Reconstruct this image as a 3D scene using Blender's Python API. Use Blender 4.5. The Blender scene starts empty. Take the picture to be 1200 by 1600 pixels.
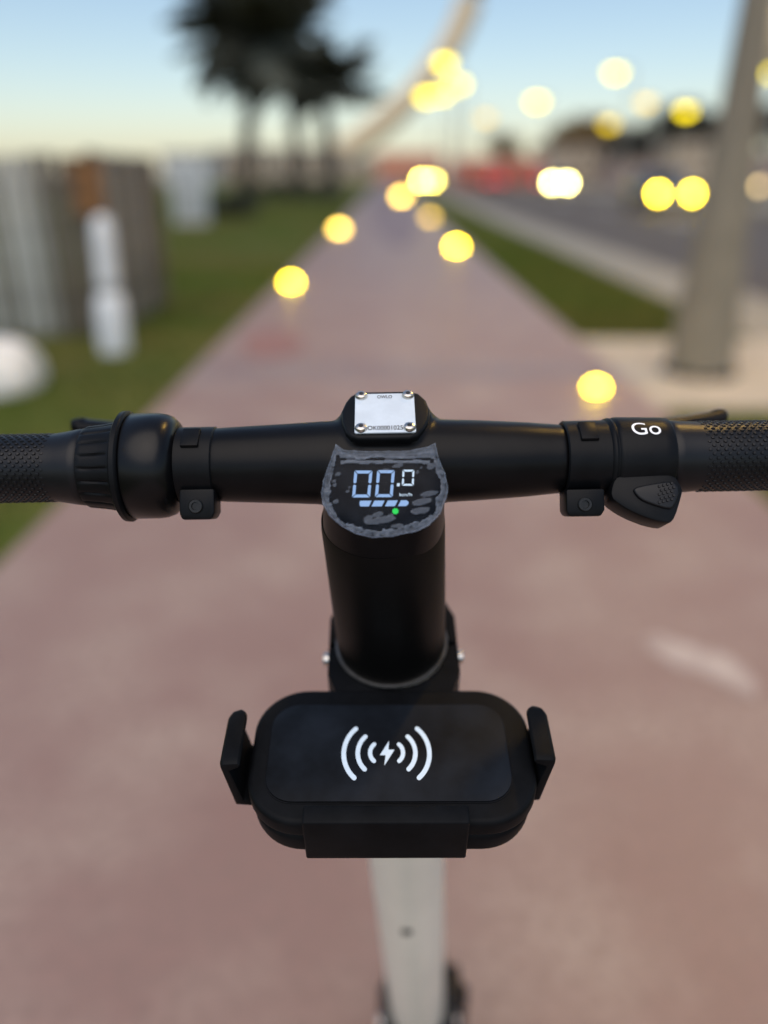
import bpy, bmesh, math, random
from math import sin, cos, tan, pi, atan, radians as R
from mathutils import Vector as V, Matrix, noise
from mathutils.geometry import delaunay_2d_cdt
random.seed(11)
sc = bpy.context.scene
C = sc.collection

# ------------------------------------------------------------------ camera
FPX, CAMH = 1232.0, 1.22
PITCH, YAW = atan((800 - 272) / FPX), atan(5 / FPX)
cd = bpy.data.cameras.new('camera')
cam = bpy.data.objects.new('camera', cd); C.objects.link(cam)
cam.location = (0, 0, CAMH)
cam.rotation_euler = (pi / 2 - PITCH, 0, YAW)
cd.sensor_fit = 'VERTICAL'; cd.sensor_height = 24.0; cd.sensor_width = 18.0
cd.lens = FPX / 1600 * 24.0
cd.clip_start = 0.02; cd.clip_end = 4000
cd.dof.use_dof = True; cd.dof.focus_distance = 0.370
cd.dof.aperture_fstop = cd.lens / 13.8
cd.dof.aperture_blades = 0
sc.camera = cam

# ------------------------------------------------------------------ world, sun, exposure
SUN_EL, SUN_ROT = 62.0, 190.0
w = bpy.data.worlds.new('World'); sc.world = w; w.use_nodes = True
nt = w.node_tree; bg = nt.nodes['Background']
sky = nt.nodes.new('ShaderNodeTexSky'); sky.sky_type = 'NISHITA'; sky.sun_disc = False
sky.sun_elevation = R(SUN_EL); sky.sun_rotation = R(SUN_ROT)
sky.air_density = 1.15; sky.dust_density = 0.85; sky.ozone_density = 1.1
nt.links.new(sky.outputs[0], bg.inputs[0]); bg.inputs[1].default_value = 0.110
sd = bpy.data.lights.new('sun', 'SUN'); sun = bpy.data.objects.new('sun', sd); C.objects.link(sun)
sd.energy = 1.5; sd.angle = R(70); sd.color = (1.0, 0.86, 0.72)
_az = R(SUN_ROT)   # the sky measures rotation clockwise from +Y
_d = V((sin(_az) * cos(R(SUN_EL)), cos(_az) * cos(R(SUN_EL)), sin(R(SUN_EL))))
sun.rotation_euler = (-_d).to_track_quat('-Z', 'Y').to_euler()
sc.view_settings.view_transform = 'Standard'; sc.view_settings.look = 'None'
sc.view_settings.exposure = 0.4; sc.view_settings.gamma = 1.0
sc.view_settings.use_curve_mapping = False
sc.cycles.use_adaptive_sampling = False
sc.cycles.use_denoising = True
sc.cycles.sample_clamp_indirect = 4.0
sc.cycles.max_bounces = 6; sc.cycles.transparent_max_bounces = 12
sc.cycles.caustics_reflective = False; sc.cycles.caustics_refractive = False

# ------------------------------------------------------------------ pixel -> place
cp_, sp_ = cos(PITCH), sin(PITCH)
CAM = V((0, 0, CAMH))
def ray(px, py):
    x = (px - 600) / FPX; y = -(py - 800) / FPX
    d = V((x, cp_ + y * sp_, -sp_ + y * cp_))
    return V((cos(YAW) * d.x - sin(YAW) * d.y, sin(YAW) * d.x + cos(YAW) * d.y, d.z))
def atd(px, py, d): return CAM + ray(px, py) * d
def gnd(px, py, z=0.0):
    r = ray(px, py); return CAM + r * ((z - CAMH) / r.z)
def atY(px, py, Y):
    r = ray(px, py); return CAM + r * (Y / r.y)
def onplane(px, py, o, n):
    r = ray(px, py); return CAM + r * ((o - CAM).dot(n) / r.dot(n))

# ------------------------------------------------------------------ materials
def nmat(name, col, rough=0.6, spec=0.5, var=0.0, scale=8.0, bump=0.0, bscale=200.0, col2=None, metal=0.0, detail=4.0, emit=None, estr=0.0, coat=0.0):
    m = bpy.data.materials.new(name); m.use_nodes = True
    t = m.node_tree; p = t.nodes['Principled BSDF']
    p.inputs['Base Color'].default_value = (*col, 1)
    p.inputs['Roughness'].default_value = rough
    p.inputs['Specular IOR Level'].default_value = spec
    p.inputs['Metallic'].default_value = metal
    p.inputs['Coat Weight'].default_value = coat
    tc = t.nodes.new('ShaderNodeTexCoord')
    if var > 0 or col2:
        nz = t.nodes.new('ShaderNodeTexNoise'); nz.inputs['Scale'].default_value = scale
        nz.inputs['Detail'].default_value = detail; nz.inputs['Roughness'].default_value = 0.6
        t.links.new(tc.outputs['Object'], nz.inputs['Vector'])
        rp = t.nodes.new('ShaderNodeValToRGB')
        c2 = col2 or tuple(c * (1 - var) for c in col)
        c1 = col if col2 else tuple(min(1, c * (1 + var)) for c in col)
        rp.color_ramp.elements[0].position = 0.35; rp.color_ramp.elements[0].color = (*c2, 1)
        rp.color_ramp.elements[1].position = 0.65; rp.color_ramp.elements[1].color = (*c1, 1)
        t.links.new(nz.outputs['Fac'], rp.inputs['Fac']); t.links.new(rp.outputs['Color'], p.inputs['Base Color'])
    if bump > 0:
        b = t.nodes.new('ShaderNodeTexNoise'); b.inputs['Scale'].default_value = bscale
        b.inputs['Detail'].default_value = 3
        t.links.new(tc.outputs['Object'], b.inputs['Vector'])
        bp = t.nodes.new('ShaderNodeBump'); bp.inputs['Strength'].default_value = bump
        bp.inputs['Distance'].default_value = 0.4 / bscale
        t.links.new(b.outputs['Fac'], bp.inputs['Height']); t.links.new(bp.outputs['Normal'], p.inputs['Normal'])
    if emit:
        p.inputs['Emission Color'].default_value = (*emit, 1); p.inputs['Emission Strength'].default_value = estr
    return m

M = {}
M['blackplastic'] = nmat('black_matte_plastic', (0.005, 0.0055, 0.0065), 0.40, 0.13, 0.25, 60, 0.2, 2600)
M['alloy'] = nmat('black_painted_alloy', (0.004, 0.004, 0.0045), 0.34, 0.145, 0.2, 40, 0.2, 3000)
M['rubber'] = nmat('black_rubber', (0.006, 0.0065, 0.008), 0.35, 0.27, 0.2, 50, 0.3, 2400)
M['gloss'] = nmat('black_gloss_plastic', (0.003, 0.003, 0.0035), 0.30, 0.25, 0.2, 50, 0.05, 900)
M['tube'] = nmat('black_satin_tube', (0.003, 0.003, 0.003), 0.45, 0.14, 0.2, 40, 0.1, 2500)
M['panel'] = nmat('charger_glass_panel', (0.007, 0.009, 0.0125), 0.55, 0.12, 0.6, 25, 0.03, 800)
M['charger'] = nmat('charger_matte_plastic', (0.005, 0.0055, 0.0065), 0.52, 0.085, 0.25, 60, 0.2, 2600)
M['steel'] = nmat('steel', (0.62, 0.60, 0.56), 0.28, 0.5, 0.15, 300, 0.1, 900, metal=1.0)
M['darksteel'] = nmat('dark_steel', (0.03, 0.03, 0.03), 0.4, 0.5, 0.15, 300, 0.1, 900, metal=0.9)
M['plate'] = nmat('printed_aluminium_plate', (0.70, 0.78, 0.84), 0.38, 0.5, 0.05, 90, 0.05, 900, metal=0.1)
M['print'] = nmat('dark_print', (0.03, 0.03, 0.035), 0.6, 0.3, 0.2, 400)
M['whiteprint'] = nmat('white_print', (0.85, 0.86, 0.88), 0.5, 0.4, 0.05, 400, emit=(0.9, 0.95, 1), estr=0.05)  # print, with a faint glow added to its white
M['creampaint'] = nmat('cream_white_paint', (0.86, 0.83, 0.71), 0.4, 0.45, 0.05, 14, 0.05, 700, coat=0.15)
M['screen'] = nmat('display_glass', (0.0025, 0.0035, 0.006), 0.25, 0.07, 0.2, 60)
M['led'] = nmat('display_blue_segments', (0.02, 0.03, 0.05), 0.4, 0.2, 0.1, 500, emit=(0.36, 0.58, 1.0), estr=0.55)
M['ledw'] = nmat('display_white_segments', (0.02, 0.03, 0.05), 0.4, 0.2, 0.1, 500, emit=(0.66, 0.82, 1.0), estr=0.7)
M['ledg'] = nmat('display_green_icon', (0.0, 0.02, 0.0), 0.4, 0.2, 0.1, 500, emit=(0.01, 0.72, 0.10), estr=0.72)
M['glowsym'] = nmat('charger_symbol_print', (0.55, 0.63, 0.70), 0.5, 0.3, 0.05, 400, emit=(0.62, 0.80, 0.95), estr=0.2)  # printed symbol, brightened by a weak glow put into its colour
M['kerb'] = nmat('kerb_concrete', (0.31, 0.275, 0.21), 0.8, 0.3, 0.15, 3, 0.5, 60)
M['pad'] = nmat('pad_concrete', (0.46, 0.40, 0.31), 0.8, 0.3, 0.12, 2, 0.5, 60)
M['asphalt'] = nmat('asphalt', (0.115, 0.093, 0.075), 0.75, 0.25, 0.2, 1.2, 0.5, 90)
M['soil'] = nmat('dry_soil', (0.20, 0.17, 0.12), 0.95, 0.2, 0.25, 0.6, 0.5, 20)
M['poleconc'] = nmat('pole_painted_steel', (0.23, 0.20, 0.145), 0.6, 0.35, 0.10, 5, 0.3, 90)
M['polegrey'] = nmat('galvanised_grey', (0.30, 0.30, 0.28), 0.55, 0.4, 0.10, 6, 0.2, 90)
M['slat'] = nmat('weathered_grey_slat', (0.24, 0.235, 0.205), 0.85, 0.25, 0.35, 5, 0.6, 60)
M['slat2'] = nmat('dark_brown_slat', (0.135, 0.115, 0.09), 0.85, 0.25, 0.35, 5, 0.6, 60)
M['slat3'] = nmat('sunbleached_slat', (0.40, 0.40, 0.365), 0.85, 0.25, 0.25, 5, 0.6, 60)
M['brown'] = nmat('rusty_brown', (0.22, 0.11, 0.045), 0.8, 0.3, 0.35, 7, 0.5, 60)
M['white'] = nmat('white_paint', (0.72, 0.75, 0.76), 0.5, 0.4, 0.06, 6, 0.2, 60)
M['greyband'] = nmat('grey_paint', (0.42, 0.44, 0.44), 0.55, 0.4, 0.08, 6, 0.2, 60)
M['stone'] = nmat('pale_stone', (0.80, 0.77, 0.70), 0.85, 0.25, 0.15, 4, 0.6, 30)
M['bark'] = nmat('palm_bark', (0.085, 0.07, 0.056), 0.9, 0.2, 0.3, 6, 0.7, 20)
M['frond'] = nmat('palm_leaf', (0.085, 0.088, 0.066), 0.7, 0.25, 0.3, 2, 0.2, 40)  # leaf colour lifted towards grey to stand in for haze
M['leaf'] = nmat('tree_leaf', (0.055, 0.050, 0.026), 0.75, 0.25, 0.4, 0.6, 0.2, 40)
M['leaf2'] = nmat('lamplit_leaf', (0.20, 0.125, 0.045), 0.75, 0.25, 0.35, 0.6, 0.2, 40)  # lamplight on the trees is put into this orange leaf colour
M['leafd'] = nmat('dark_leaf', (0.030, 0.027, 0.020), 0.75, 0.25, 0.4, 0.6, 0.2, 40)
M['hedge'] = nmat('hedge_leaf', (0.045, 0.050, 0.030), 0.8, 0.2, 0.4, 1, 0.2, 40)
M['tan'] = nmat('tan_render', (0.50, 0.40, 0.29), 0.85, 0.2, 0.1, 0.5, 0.3, 20)
M['archtan'] = nmat('arch_cladding', (0.78, 0.62, 0.40), 0.7, 0.3, 0.06, 0.02, 0.2, 5)
M['pale'] = nmat('pale_render', (0.58, 0.55, 0.50), 0.85, 0.2, 0.08, 0.5, 0.3, 20)
M['pink'] = nmat('pink_render', (0.40, 0.29, 0.24), 0.85, 0.2, 0.1, 0.5, 0.3, 20)
M['darkroof'] = nmat('dark_roof', (0.06, 0.05, 0.045), 0.8, 0.3, 0.2, 0.6, 0.3, 20)
M['redboard'] = nmat('red_hoarding', (0.42, 0.12, 0.085), 0.6, 0.35, 0.2, 0.3, 0.2, 20)
M['glowboard'] = nmat('glow_orange_hoarding', (0.60, 0.27, 0.17), 0.6, 0.35, 0.2, 0.3, 0.2, 20)  # orange glow beyond the path is put into this board colour
M['glass'] = nmat('dark_window_glass', (0.02, 0.025, 0.03), 0.12, 0.5, 0.1, 1)
M['carpaint'] = nmat('car_grey_paint', (0.10, 0.10, 0.105), 0.3, 0.5, 0.05, 2, coat=0.5)
M['carwhite'] = nmat('car_white_paint', (0.55, 0.55, 0.53), 0.3, 0.5, 0.05, 2, coat=0.5)
M['carred'] = nmat('car_red_paint', (0.40, 0.03, 0.025), 0.3, 0.5, 0.05, 2, coat=0.5)
M['tyre'] = nmat('tyre', (0.015, 0.015, 0.015), 0.8, 0.3, 0.2, 30, 0.5, 200)
M['tail'] = nmat('tail_lamp', (0.3, 0.01, 0.01), 0.3, 0.5, 0.1, 5, emit=(1, 0.05, 0.03), estr=4)

def emat(name, col, s):
    return nmat(name, tuple(min(1, c) for c in col), 0.4, 0.3, 0.02, 30, emit=col, estr=s)

def ground_mix(name, cols, scales, rough, bumps, spec=0.3):
    """two noise layers over a base colour: broad wear patches, then fine grain"""
    m = bpy.data.materials.new(name); m.use_nodes = True
    t = m.node_tree; p = t.nodes['Principled BSDF']; L = t.links
    tc = t.nodes.new('ShaderNodeTexCoord')
    prev = None
    for i, (c, s) in enumerate(zip(cols[1:], scales)):
        nz = t.nodes.new('ShaderNodeTexNoise'); nz.inputs['Scale'].default_value = s; nz.inputs['Detail'].default_value = 5
        nz.inputs['Roughness'].default_value = 0.62
        mp = t.nodes.new('ShaderNodeMapping'); mp.inputs['Location'].default_value = (3.1 * i + 1.7, 8.3 * i + 2.2, 0)
        L.new(tc.outputs['Object'], mp.inputs['Vector']); L.new(mp.outputs['Vector'], nz.inputs['Vector'])
        rr = t.nodes.new('ShaderNodeMapRange'); rr.inputs['From Min'].default_value = 0.42; rr.inputs['From Max'].default_value = 0.68
        L.new(nz.outputs['Fac'], rr.inputs['Value'])
        mx = t.nodes.new('ShaderNodeMix'); mx.data_type = 'RGBA'
        if prev is None: mx.inputs['A'].default_value = (*cols[0], 1)
        else: L.new(prev, mx.inputs['A'])
        mx.inputs['B'].default_value = (*c, 1)
        L.new(rr.outputs['Result'], mx.inputs['Factor']); prev = mx.outputs['Result']
    L.new(prev, p.inputs['Base Color'])
    p.inputs['Roughness'].default_value = rough; p.inputs['Specular IOR Level'].default_value = spec
    b = t.nodes.new('ShaderNodeTexNoise'); b.inputs['Scale'].default_value = bumps; b.inputs['Detail'].default_value = 4
    L.new(tc.outputs['Object'], b.inputs['Vector'])
    bp = t.nodes.new('ShaderNodeBump'); bp.inputs['Strength'].default_value = 0.6; bp.inputs['Distance'].default_value = 0.3 / bumps
    L.new(b.outputs['Fac'], bp.inputs['Height']); L.new(bp.outputs['Normal'], p.inputs['Normal'])
    return m
M['path'] = ground_mix('red_path_surface', [(0.30, 0.197, 0.166), (0.255, 0.154, 0.130), (0.38, 0.285, 0.235), (0.235, 0.160, 0.134)], (0.9, 2.3, 40), 0.46, 120, 0.45)
M['pathworn'] = ground_mix('worn_dark_path_surface', [(0.235, 0.175, 0.175), (0.28, 0.205, 0.20), (0.20, 0.15, 0.15)], (0.7, 30), 0.62, 120, 0.4)
M['lawn'] = ground_mix('lawn_soil', [(0.085, 0.110, 0.022), (0.15, 0.115, 0.04), (0.06, 0.08, 0.016)], (0.45, 6), 0.95, 50, 0.1)
M['grass'] = ground_mix('grass_blades', [(0.105, 0.14, 0.025), (0.20, 0.155, 0.045), (0.075, 0.105, 0.018)], (0.45, 9), 0.9, 50, 0.1)

# ------------------------------------------------------------------ mesh helpers
def tag(o, label=None, cat=None, group=None, kind=None):
    if label: o['label'] = label
    if cat: o['category'] = cat
    if group: o['group'] = group
    if kind: o['kind'] = kind
    return o
def empty(name, loc):
    o = bpy.data.objects.new(name, None); C.objects.link(o); o.location = loc
    o.empty_display_size = 0.1
    return o
def link(name, me, mat, parent=None):
    o = bpy.data.objects.new(name, me); C.objects.link(o)
    if mat and not me.materials: me.materials.append(mat)
    if parent: o.parent = parent
    return o
class G:
    """collects world-space geometry; build() makes one mesh object under its parent"""
    def __init__(s): s.v = []; s.f = []
    def add(s, vs, fs, M4=None):
        b = len(s.v)
        for p in vs:
            p = V(p); s.v.append(M4 @ p if M4 else p)
        s.f += [tuple(b + i for i in f) for f in fs]
        return s
    def box(s, x0, x1, y0, y1, z0, z1, M4=None, bev=0.0):
        vs = [(x, y, z) for x in (x0, x1) for y in (y0, y1) for z in (z0, z1)]
        fs = [(0, 1, 3, 2), (4, 6, 7, 5), (0, 4, 5, 1), (2, 3, 7, 6), (0, 2, 6, 4), (1, 5, 7, 3)]
        if bev:
            vs, fs = bevelled(vs, fs, bev)
        return s.add(vs, fs, M4)
    def lathe(s, prof, M4, seg=32, a0=0.0, cap=True, sy=1.0):
        """prof: (x along the axis, radius)"""
        vs = []; fs = []; n = len(prof)
        for (x, r) in prof:
            for k in range(seg):
                a = a0 + 2 * pi * k / seg
                vs.append((x, r * cos(a) * sy, r * sin(a)))
        for i in range(n - 1):
            for k in range(seg):
                k2 = (k + 1) % seg
                fs.append((i * seg + k, i * seg + k2, (i + 1) * seg + k2, (i + 1) * seg + k))
        if cap:
            fs.append(tuple(range(seg - 1, -1, -1))); fs.append(tuple((n - 1) * seg + k for k in range(seg)))
        return s.add(vs, fs, M4)
    def prism(s, out, w0, w1, M4, bev=0.0, segs=2, grow=0.0):
        n = len(out); cx = sum(p[0] for p in out) / n; cy = sum(p[1] for p in out) / n
        k = 1 + grow
        vs = [(cx + (x - cx) * k, cy + (y - cy) * k, w0) for x, y in out] + [(x, y, w1) for x, y in out]
        fs = [tuple(range(n - 1, -1, -1)), tuple(range(n, 2 * n))]
        fs += [(i, (i + 1) % n, n + (i + 1) % n, n + i) for i in range(n)]
        if bev: vs, fs = bevelled(vs, fs, bev, segs, 40)
        return s.add(vs, fs, M4)
    def tube(s, pts, rad, seg=12, cap=True):
        pts = [V(p) for p in pts]; n = len(pts); vs = []; fs = []
        up = V((0.03, 0.05, 1))
        for i, p in enumerate(pts):
            t = (pts[min(i + 1, n - 1)] - pts[max(i - 1, 0)]).normalized()
            u = up if abs(t.dot(up.normalized())) < 0.95 else V((1, 0.02, 0.01))
            a = t.cross(u).normalized(); b = a.cross(t).normalized()
            r = rad[i] if isinstance(rad, (list, tuple)) else rad
            ra, rb = r if isinstance(r, (list, tuple)) else (r, r)
            for k in range(seg):
                th = 2 * pi * k / seg
                vs.append(p + a * (ra * cos(th)) + b * (rb * sin(th)))
        for i in range(n - 1):
            for k in range(seg):
                k2 = (k + 1) % seg
                fs.append((i * seg + k, i * seg + k2, (i + 1) * seg + k2, (i + 1) * seg + k))
        if cap:
            fs.append(tuple(range(seg - 1, -1, -1))); fs.append(tuple((n - 1) * seg + k for k in range(seg)))
        return s.add(vs, fs)
    def mesh(s, name, org, smooth=35):
        me = bpy.data.meshes.new(name)
        me.from_pydata([tuple(p - org) for p in s.v], [], s.f); me.update()
        bm = bmesh.new(); bm.from_mesh(me); bmesh.ops.recalc_face_normals(bm, faces=bm.faces); bm.to_mesh(me); bm.free()
        if smooth:
            me.shade_smooth(); me.set_sharp_from_angle(angle=R(smooth))
        return me
    def build(s, name, mat, parent=None, smooth=35, org=None):
        if org is None:
            org = V((0, 0, 0)); q = parent
            while q: org = org + V(q.location); q = q.parent
        me = s.mesh(name, org, smooth)
        o = link(name, me, mat, parent)
        if parent is None: o.location = org
        return o
def bevelled(vs, fs, w, segs=2, ang=30):
    bm = bmesh.new(); b = [bm.verts.new(v) for v in vs]
    for f in fs: bm.faces.new([b[i] for i in f])
    bmesh.ops.recalc_face_normals(bm, faces=bm.faces)
    es = [e for e in bm.edges if len(e.link_faces) == 2 and e.calc_face_angle(0) > R(ang)]
    bmesh.ops.bevel(bm, geom=es, offset=w, offset_type='OFFSET', segments=segs, profile=0.5, affect='EDGES', clamp_overlap=True)
    bm.verts.index_update()
    o = [tuple(v.co) for v in bm.verts], [tuple(v.index for v in f.verts) for f in bm.faces]
    bm.free(); return o
def frame(o, x, z):
    """right-handed frame: x kept, z orthogonalised, y = z cross x"""
    x = V(x).normalized(); z = V(z); z = (z - x * z.dot(x)).normalized(); y = z.cross(x)
    m = Matrix.Identity(4)
    for i in range(3): m[i][0] = x[i]; m[i][1] = y[i]; m[i][2] = z[i]; m[i][3] = o[i]
    return m
def rrect(x0, x1, y0, y1, r, n=7):
    o = []
    for cx, cy, a in ((x1 - r, y1 - r, 0), (x0 + r, y1 - r, 90), (x0 + r, y0 + r, 180), (x1 - r, y0 + r, 270)):
        o += [(cx + r * cos(R(a + 90 * k / n)), cy + r * sin(R(a + 90 * k / n))) for k in range(n + 1)]
    return o
def smooth_loop(p, it=2):
    for _ in range(it):
        q = []
        for i in range(len(p)):
            a, b = p[i], p[(i + 1) % len(p)]
            q += [(a[0] * .75 + b[0] * .25, a[1] * .75 + b[1] * .25), (a[0] * .25 + b[0] * .75, a[1] * .25 + b[1] * .75)]
        p = q
    return p
_font_cache = {}
def text_mesh(txt, bold=0.008):
    """flat glyph outlines, x from 0, baseline y 0, cap height about 0.7"""
    c = bpy.data.curves.new('lettering', 'FONT'); c.body = txt; c.size = 1.0; c.offset = bold
    o = bpy.data.objects.new('lettering', c); C.objects.link(o)
    bpy.context.view_layer.update()
    me = bpy.data.meshes.new_from_object(o.evaluated_get(bpy.context.evaluated_depsgraph_get()))
    vs = [tuple(v.co) for v in me.vertices]; fs = [tuple(p.vertices) for p in me.polygons]
    bpy.data.objects.remove(o); bpy.data.curves.remove(c); bpy.data.meshes.remove(me)
    x0 = min(v[0] for v in vs); x1 = max(v[0] for v in vs); y0 = min(v[1] for v in vs); y1 = max(v[1] for v in vs)
    return [((v[0] - x0) / (x1 - x0), (v[1] - y0) / (y1 - y0)) for v in vs], fs

# ================================================================== SETTING
PX0, PX1 = -1.32, 1.54          # path edges
def sheet(name, x0, x1, y0, y1, z, mat, nx=1, ny=1, kind='structure'):
    me = bpy.data.meshes.new(name)
    vs = [(x0 + (x1 - x0) * i / nx, y0 + (y1 - y0) * j / ny, z) for j in range(ny + 1) for i in range(nx + 1)]
    fs = [(j * (nx + 1) + i, j * (nx + 1) + i + 1, (j + 1) * (nx + 1) + i + 1, (j + 1) * (nx + 1) + i) for j in range(ny) for i in range(nx)]
    me.from_pydata(vs, [], fs); me.update()
    o = link(name, me, mat); tag(o, kind=kind); return o
sheet('ground', -1500, 1500, -300, 2500, -0.16, M['soil'])
def slab(name, x0, x1, y0, y1, z0, z1, mat):
    o = G().box(x0, x1, y0, y1, z0, z1).build(name, mat, None, 0); tag(o, kind='structure'); return o
slab('path', PX0, PX1, -6, 240, -0.15, 0.0, M['path'])
# a darker worn strip of the surface, down the middle of the far part
def worn():
    rows = [(15, .12, .32), (18, -.15, .62), (23, -.42, .88), (32, -.68, 1.08), (60, -.95, 1.25), (120, -1.05, 1.3), (235, -1.1, 1.35)]
    vs = []; fs = []
    for i, (y, a, b) in enumerate(rows): vs += [(a, y, .004), (b, y, .004)]
    for i in range(len(rows) - 1): fs.append((2 * i, 2 * i + 1, 2 * i + 3, 2 * i + 2))
    me = bpy.data.meshes.new('path_worn_strip'); me.from_pydata(vs, [], fs); me.update()
    tag(link('path_worn_strip', me, M['pathworn']), kind='structure')
worn()
slab('lawn', -30, PX0 - .002, -6, 240, -0.15, -0.012, M['lawn'])
slab('verge', PX1 + .002, 2.95, 6.42, 240, -0.15, -0.012, M['lawn'])
slab('verge_near', PX1 + .002, 2.95, -6, 4.35, -0.15, -0.012, M['lawn'])
slab('concrete_pad', PX1 + .002, 4.0, 4.352, 6.418, -0.15, -0.004, M['pad'])
slab('pavement', 2.952, 3.85, 6.42, 240, -0.15, 0.004, M['kerb'])
slab('pavement_near', 2.952, 3.85, -6, 4.35, -0.15, 0.004, M['kerb'])
sheet('road', 3.85, 14.0, -6, 420, -0.135, M['asphalt'])
slab('far_pavement', 14.0, 17.0, -6, 420, -0.16, 0.0, M['kerb'])
sheet('service_road', 17.0, 26.0, -6, 420, -0.135, M['asphalt'])
for k in range(14):   # lane dashes
    o = sheet('lane_marking', 8.85, 9.0, 6 + 9 * k, 9 + 9 * k, -0.131, M['white'])
# kerb stones along the road, near ones one by one
kb = None
kroot = slab('kerb', 3.851, 4.0, 40, 240, -0.16, 0.01, M['kerb'])
for k in range(34):
    y = 6.42 + k * 1.0
    if kb is None:
        g = G(); g.box(3.851, 4.0, 0.004, .99, -.16, .012, None, .012); kb = g.mesh('kerb_stone', V((0, 0, 0)), 30); kb.materials.append(M['kerb'])
    o = bpy.data.objects.new('kerb_stone', kb); C.objects.link(o); o.parent = kroot; o.location = (0, y, random.uniform(-.003, .003))

# grass blades
def grass(name, regions, n, hmin, hmax):
    vs = []; fs = []; rnd = random.Random(5)
    for (x0, x1, y0, y1, wgt) in regions:
        for _ in range(int(n * wgt)):
            x = rnd.uniform(x0, x1); y = y0 + (y1 - y0) * rnd.random() ** 1.5
            s = 1 + y * .05
            h = rnd.uniform(hmin, hmax) * (0.8 + .5 * noise.noise((x * .7, y * .7, 0)))
            a = rnd.uniform(0, 2 * pi); wd = .006 * s; l = rnd.uniform(-.6, .6) * h; a2 = rnd.uniform(0, 2 * pi)
            b = len(vs); dx, dy = cos(a) * wd, sin(a) * wd
            vs += [(x - dx, y - dy, -.012), (x + dx, y + dy, -.012), (x + l * cos(a2) + dx * .2, y + l * sin(a2) + dy * .2, h - .012)]
            fs.append((b, b + 1, b + 2))
    me = bpy.data.meshes.new(name); me.from_pydata(vs, [], fs); me.update()
    return link(name, me, M['grass'])
tag(grass('lawn_grass', [(-8, PX0 - .03, -2.5, 12, .7), (-11, PX0 - .03, 10, 40, .45)], 80000, .03, .075), 'short green grass of the lawn left of the red path', 'grass', kind='stuff')
tag(grass('verge_grass', [(PX1 + .03, 2.92, 6.45, 16, .6), (PX1 + .03, 2.92, 14, 45, .25), (PX1 + .03, 2.92, 1.5, 4.33, .15)], 36000, .03, .07), 'short green grass of the verge right of the red path', 'grass', kind='stuff')

# worn pale paint on the path
def paint():
    px = [(1003, 992), (1030, 990), (1062, 1003), (1100, 1012), (1135, 1022), (1165, 1045), (1186, 1072), (1180, 1092), (1160, 1090), (1130, 1068), (1095, 1052), (1060, 1046), (1030, 1024), (1008, 1012)]
    p = [gnd(*q, .004) for q in px]; p2 = smooth_loop([(a.x, a.y) for a in p], 2)
    me = bpy.data.meshes.new('paint_smear'); me.from_pydata([(x, y, .004) for x, y in p2], [], [tuple(range(len(p2)))]); me.update()
    tag(link('paint_smear', me, nmat('worn_cream_paint', (0.52, 0.44, 0.385), .7, .3, 0, 14, col2=(0.36, 0.275, .24))), 'pale worn smear of paint on the red path', 'paint mark')
paint()
def red_patch():
    px = [(385, 520), (430, 512), (470, 522), (478, 545), (440, 562), (398, 560), (375, 545)]
    p2 = smooth_loop([tuple(gnd(*q, .004)[:2]) for q in px], 2)
    me = bpy.data.meshes.new('red_patch'); me.from_pydata([(x, y, .004) for x, y in p2], [], [tuple(range(len(p2)))]); me.update()
    tag(link('red_patch', me, nmat('deeper_red_surface', (0.27, 0.145, 0.125), .65, .35, .12, 6)), 'deeper red repair patch at the left edge of the path', 'path patch')
red_patch()

# ------------------------------------------------------------------ road studs (lit)
def stud(px, py, s, col, label, r=.05):
    p = gnd(px, py, .02)
    t = empty('path_light', (p.x, p.y, 0))
    h = r * 1.0
    Mz = Matrix.Translation((p.x, p.y, 0)) @ Matrix.Rotation(-pi / 2, 4, 'Y')
    G().lathe([(-.02, r * 1.25), (.006, r * 1.25), (.010, r * 1.12), (.010, r * .9)], Mz, 24).build('housing', M['darksteel'], t)
    G().lathe([(.008, r * .98), (h * .45, r * .92), (h * .8, r * .7), (h, r * .25)], Mz, 20).build('lens', emat('path_light_lens', col, s), t, 60)
    tag(t, label, 'path light', 'lit markers along both path edges')
YEL = (1.0, 0.68, 0.02); GOLD = (1.0, 0.62, 0.09)
stud(932, 605, 34, YEL, 'glowing yellow path marker on the right, nearest of all, by the concrete pad', .05)
stud(455, 442, 40, YEL, 'glowing yellow path marker on the left path edge, the nearer of two', .07)
stud(530, 360, 14, GOLD, 'dimmer golden path marker on the left path edge, the farther of two', .13)
stud(713, 387, 40, YEL, 'bright yellow path marker on the right edge beside the verge tip', .10)
stud(672, 342, 4.5, GOLD, 'dimmest olive path marker far along the right edge', .15)
stud(627, 310, 16, GOLD, 'golden path marker farthest along the path', .27)

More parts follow.
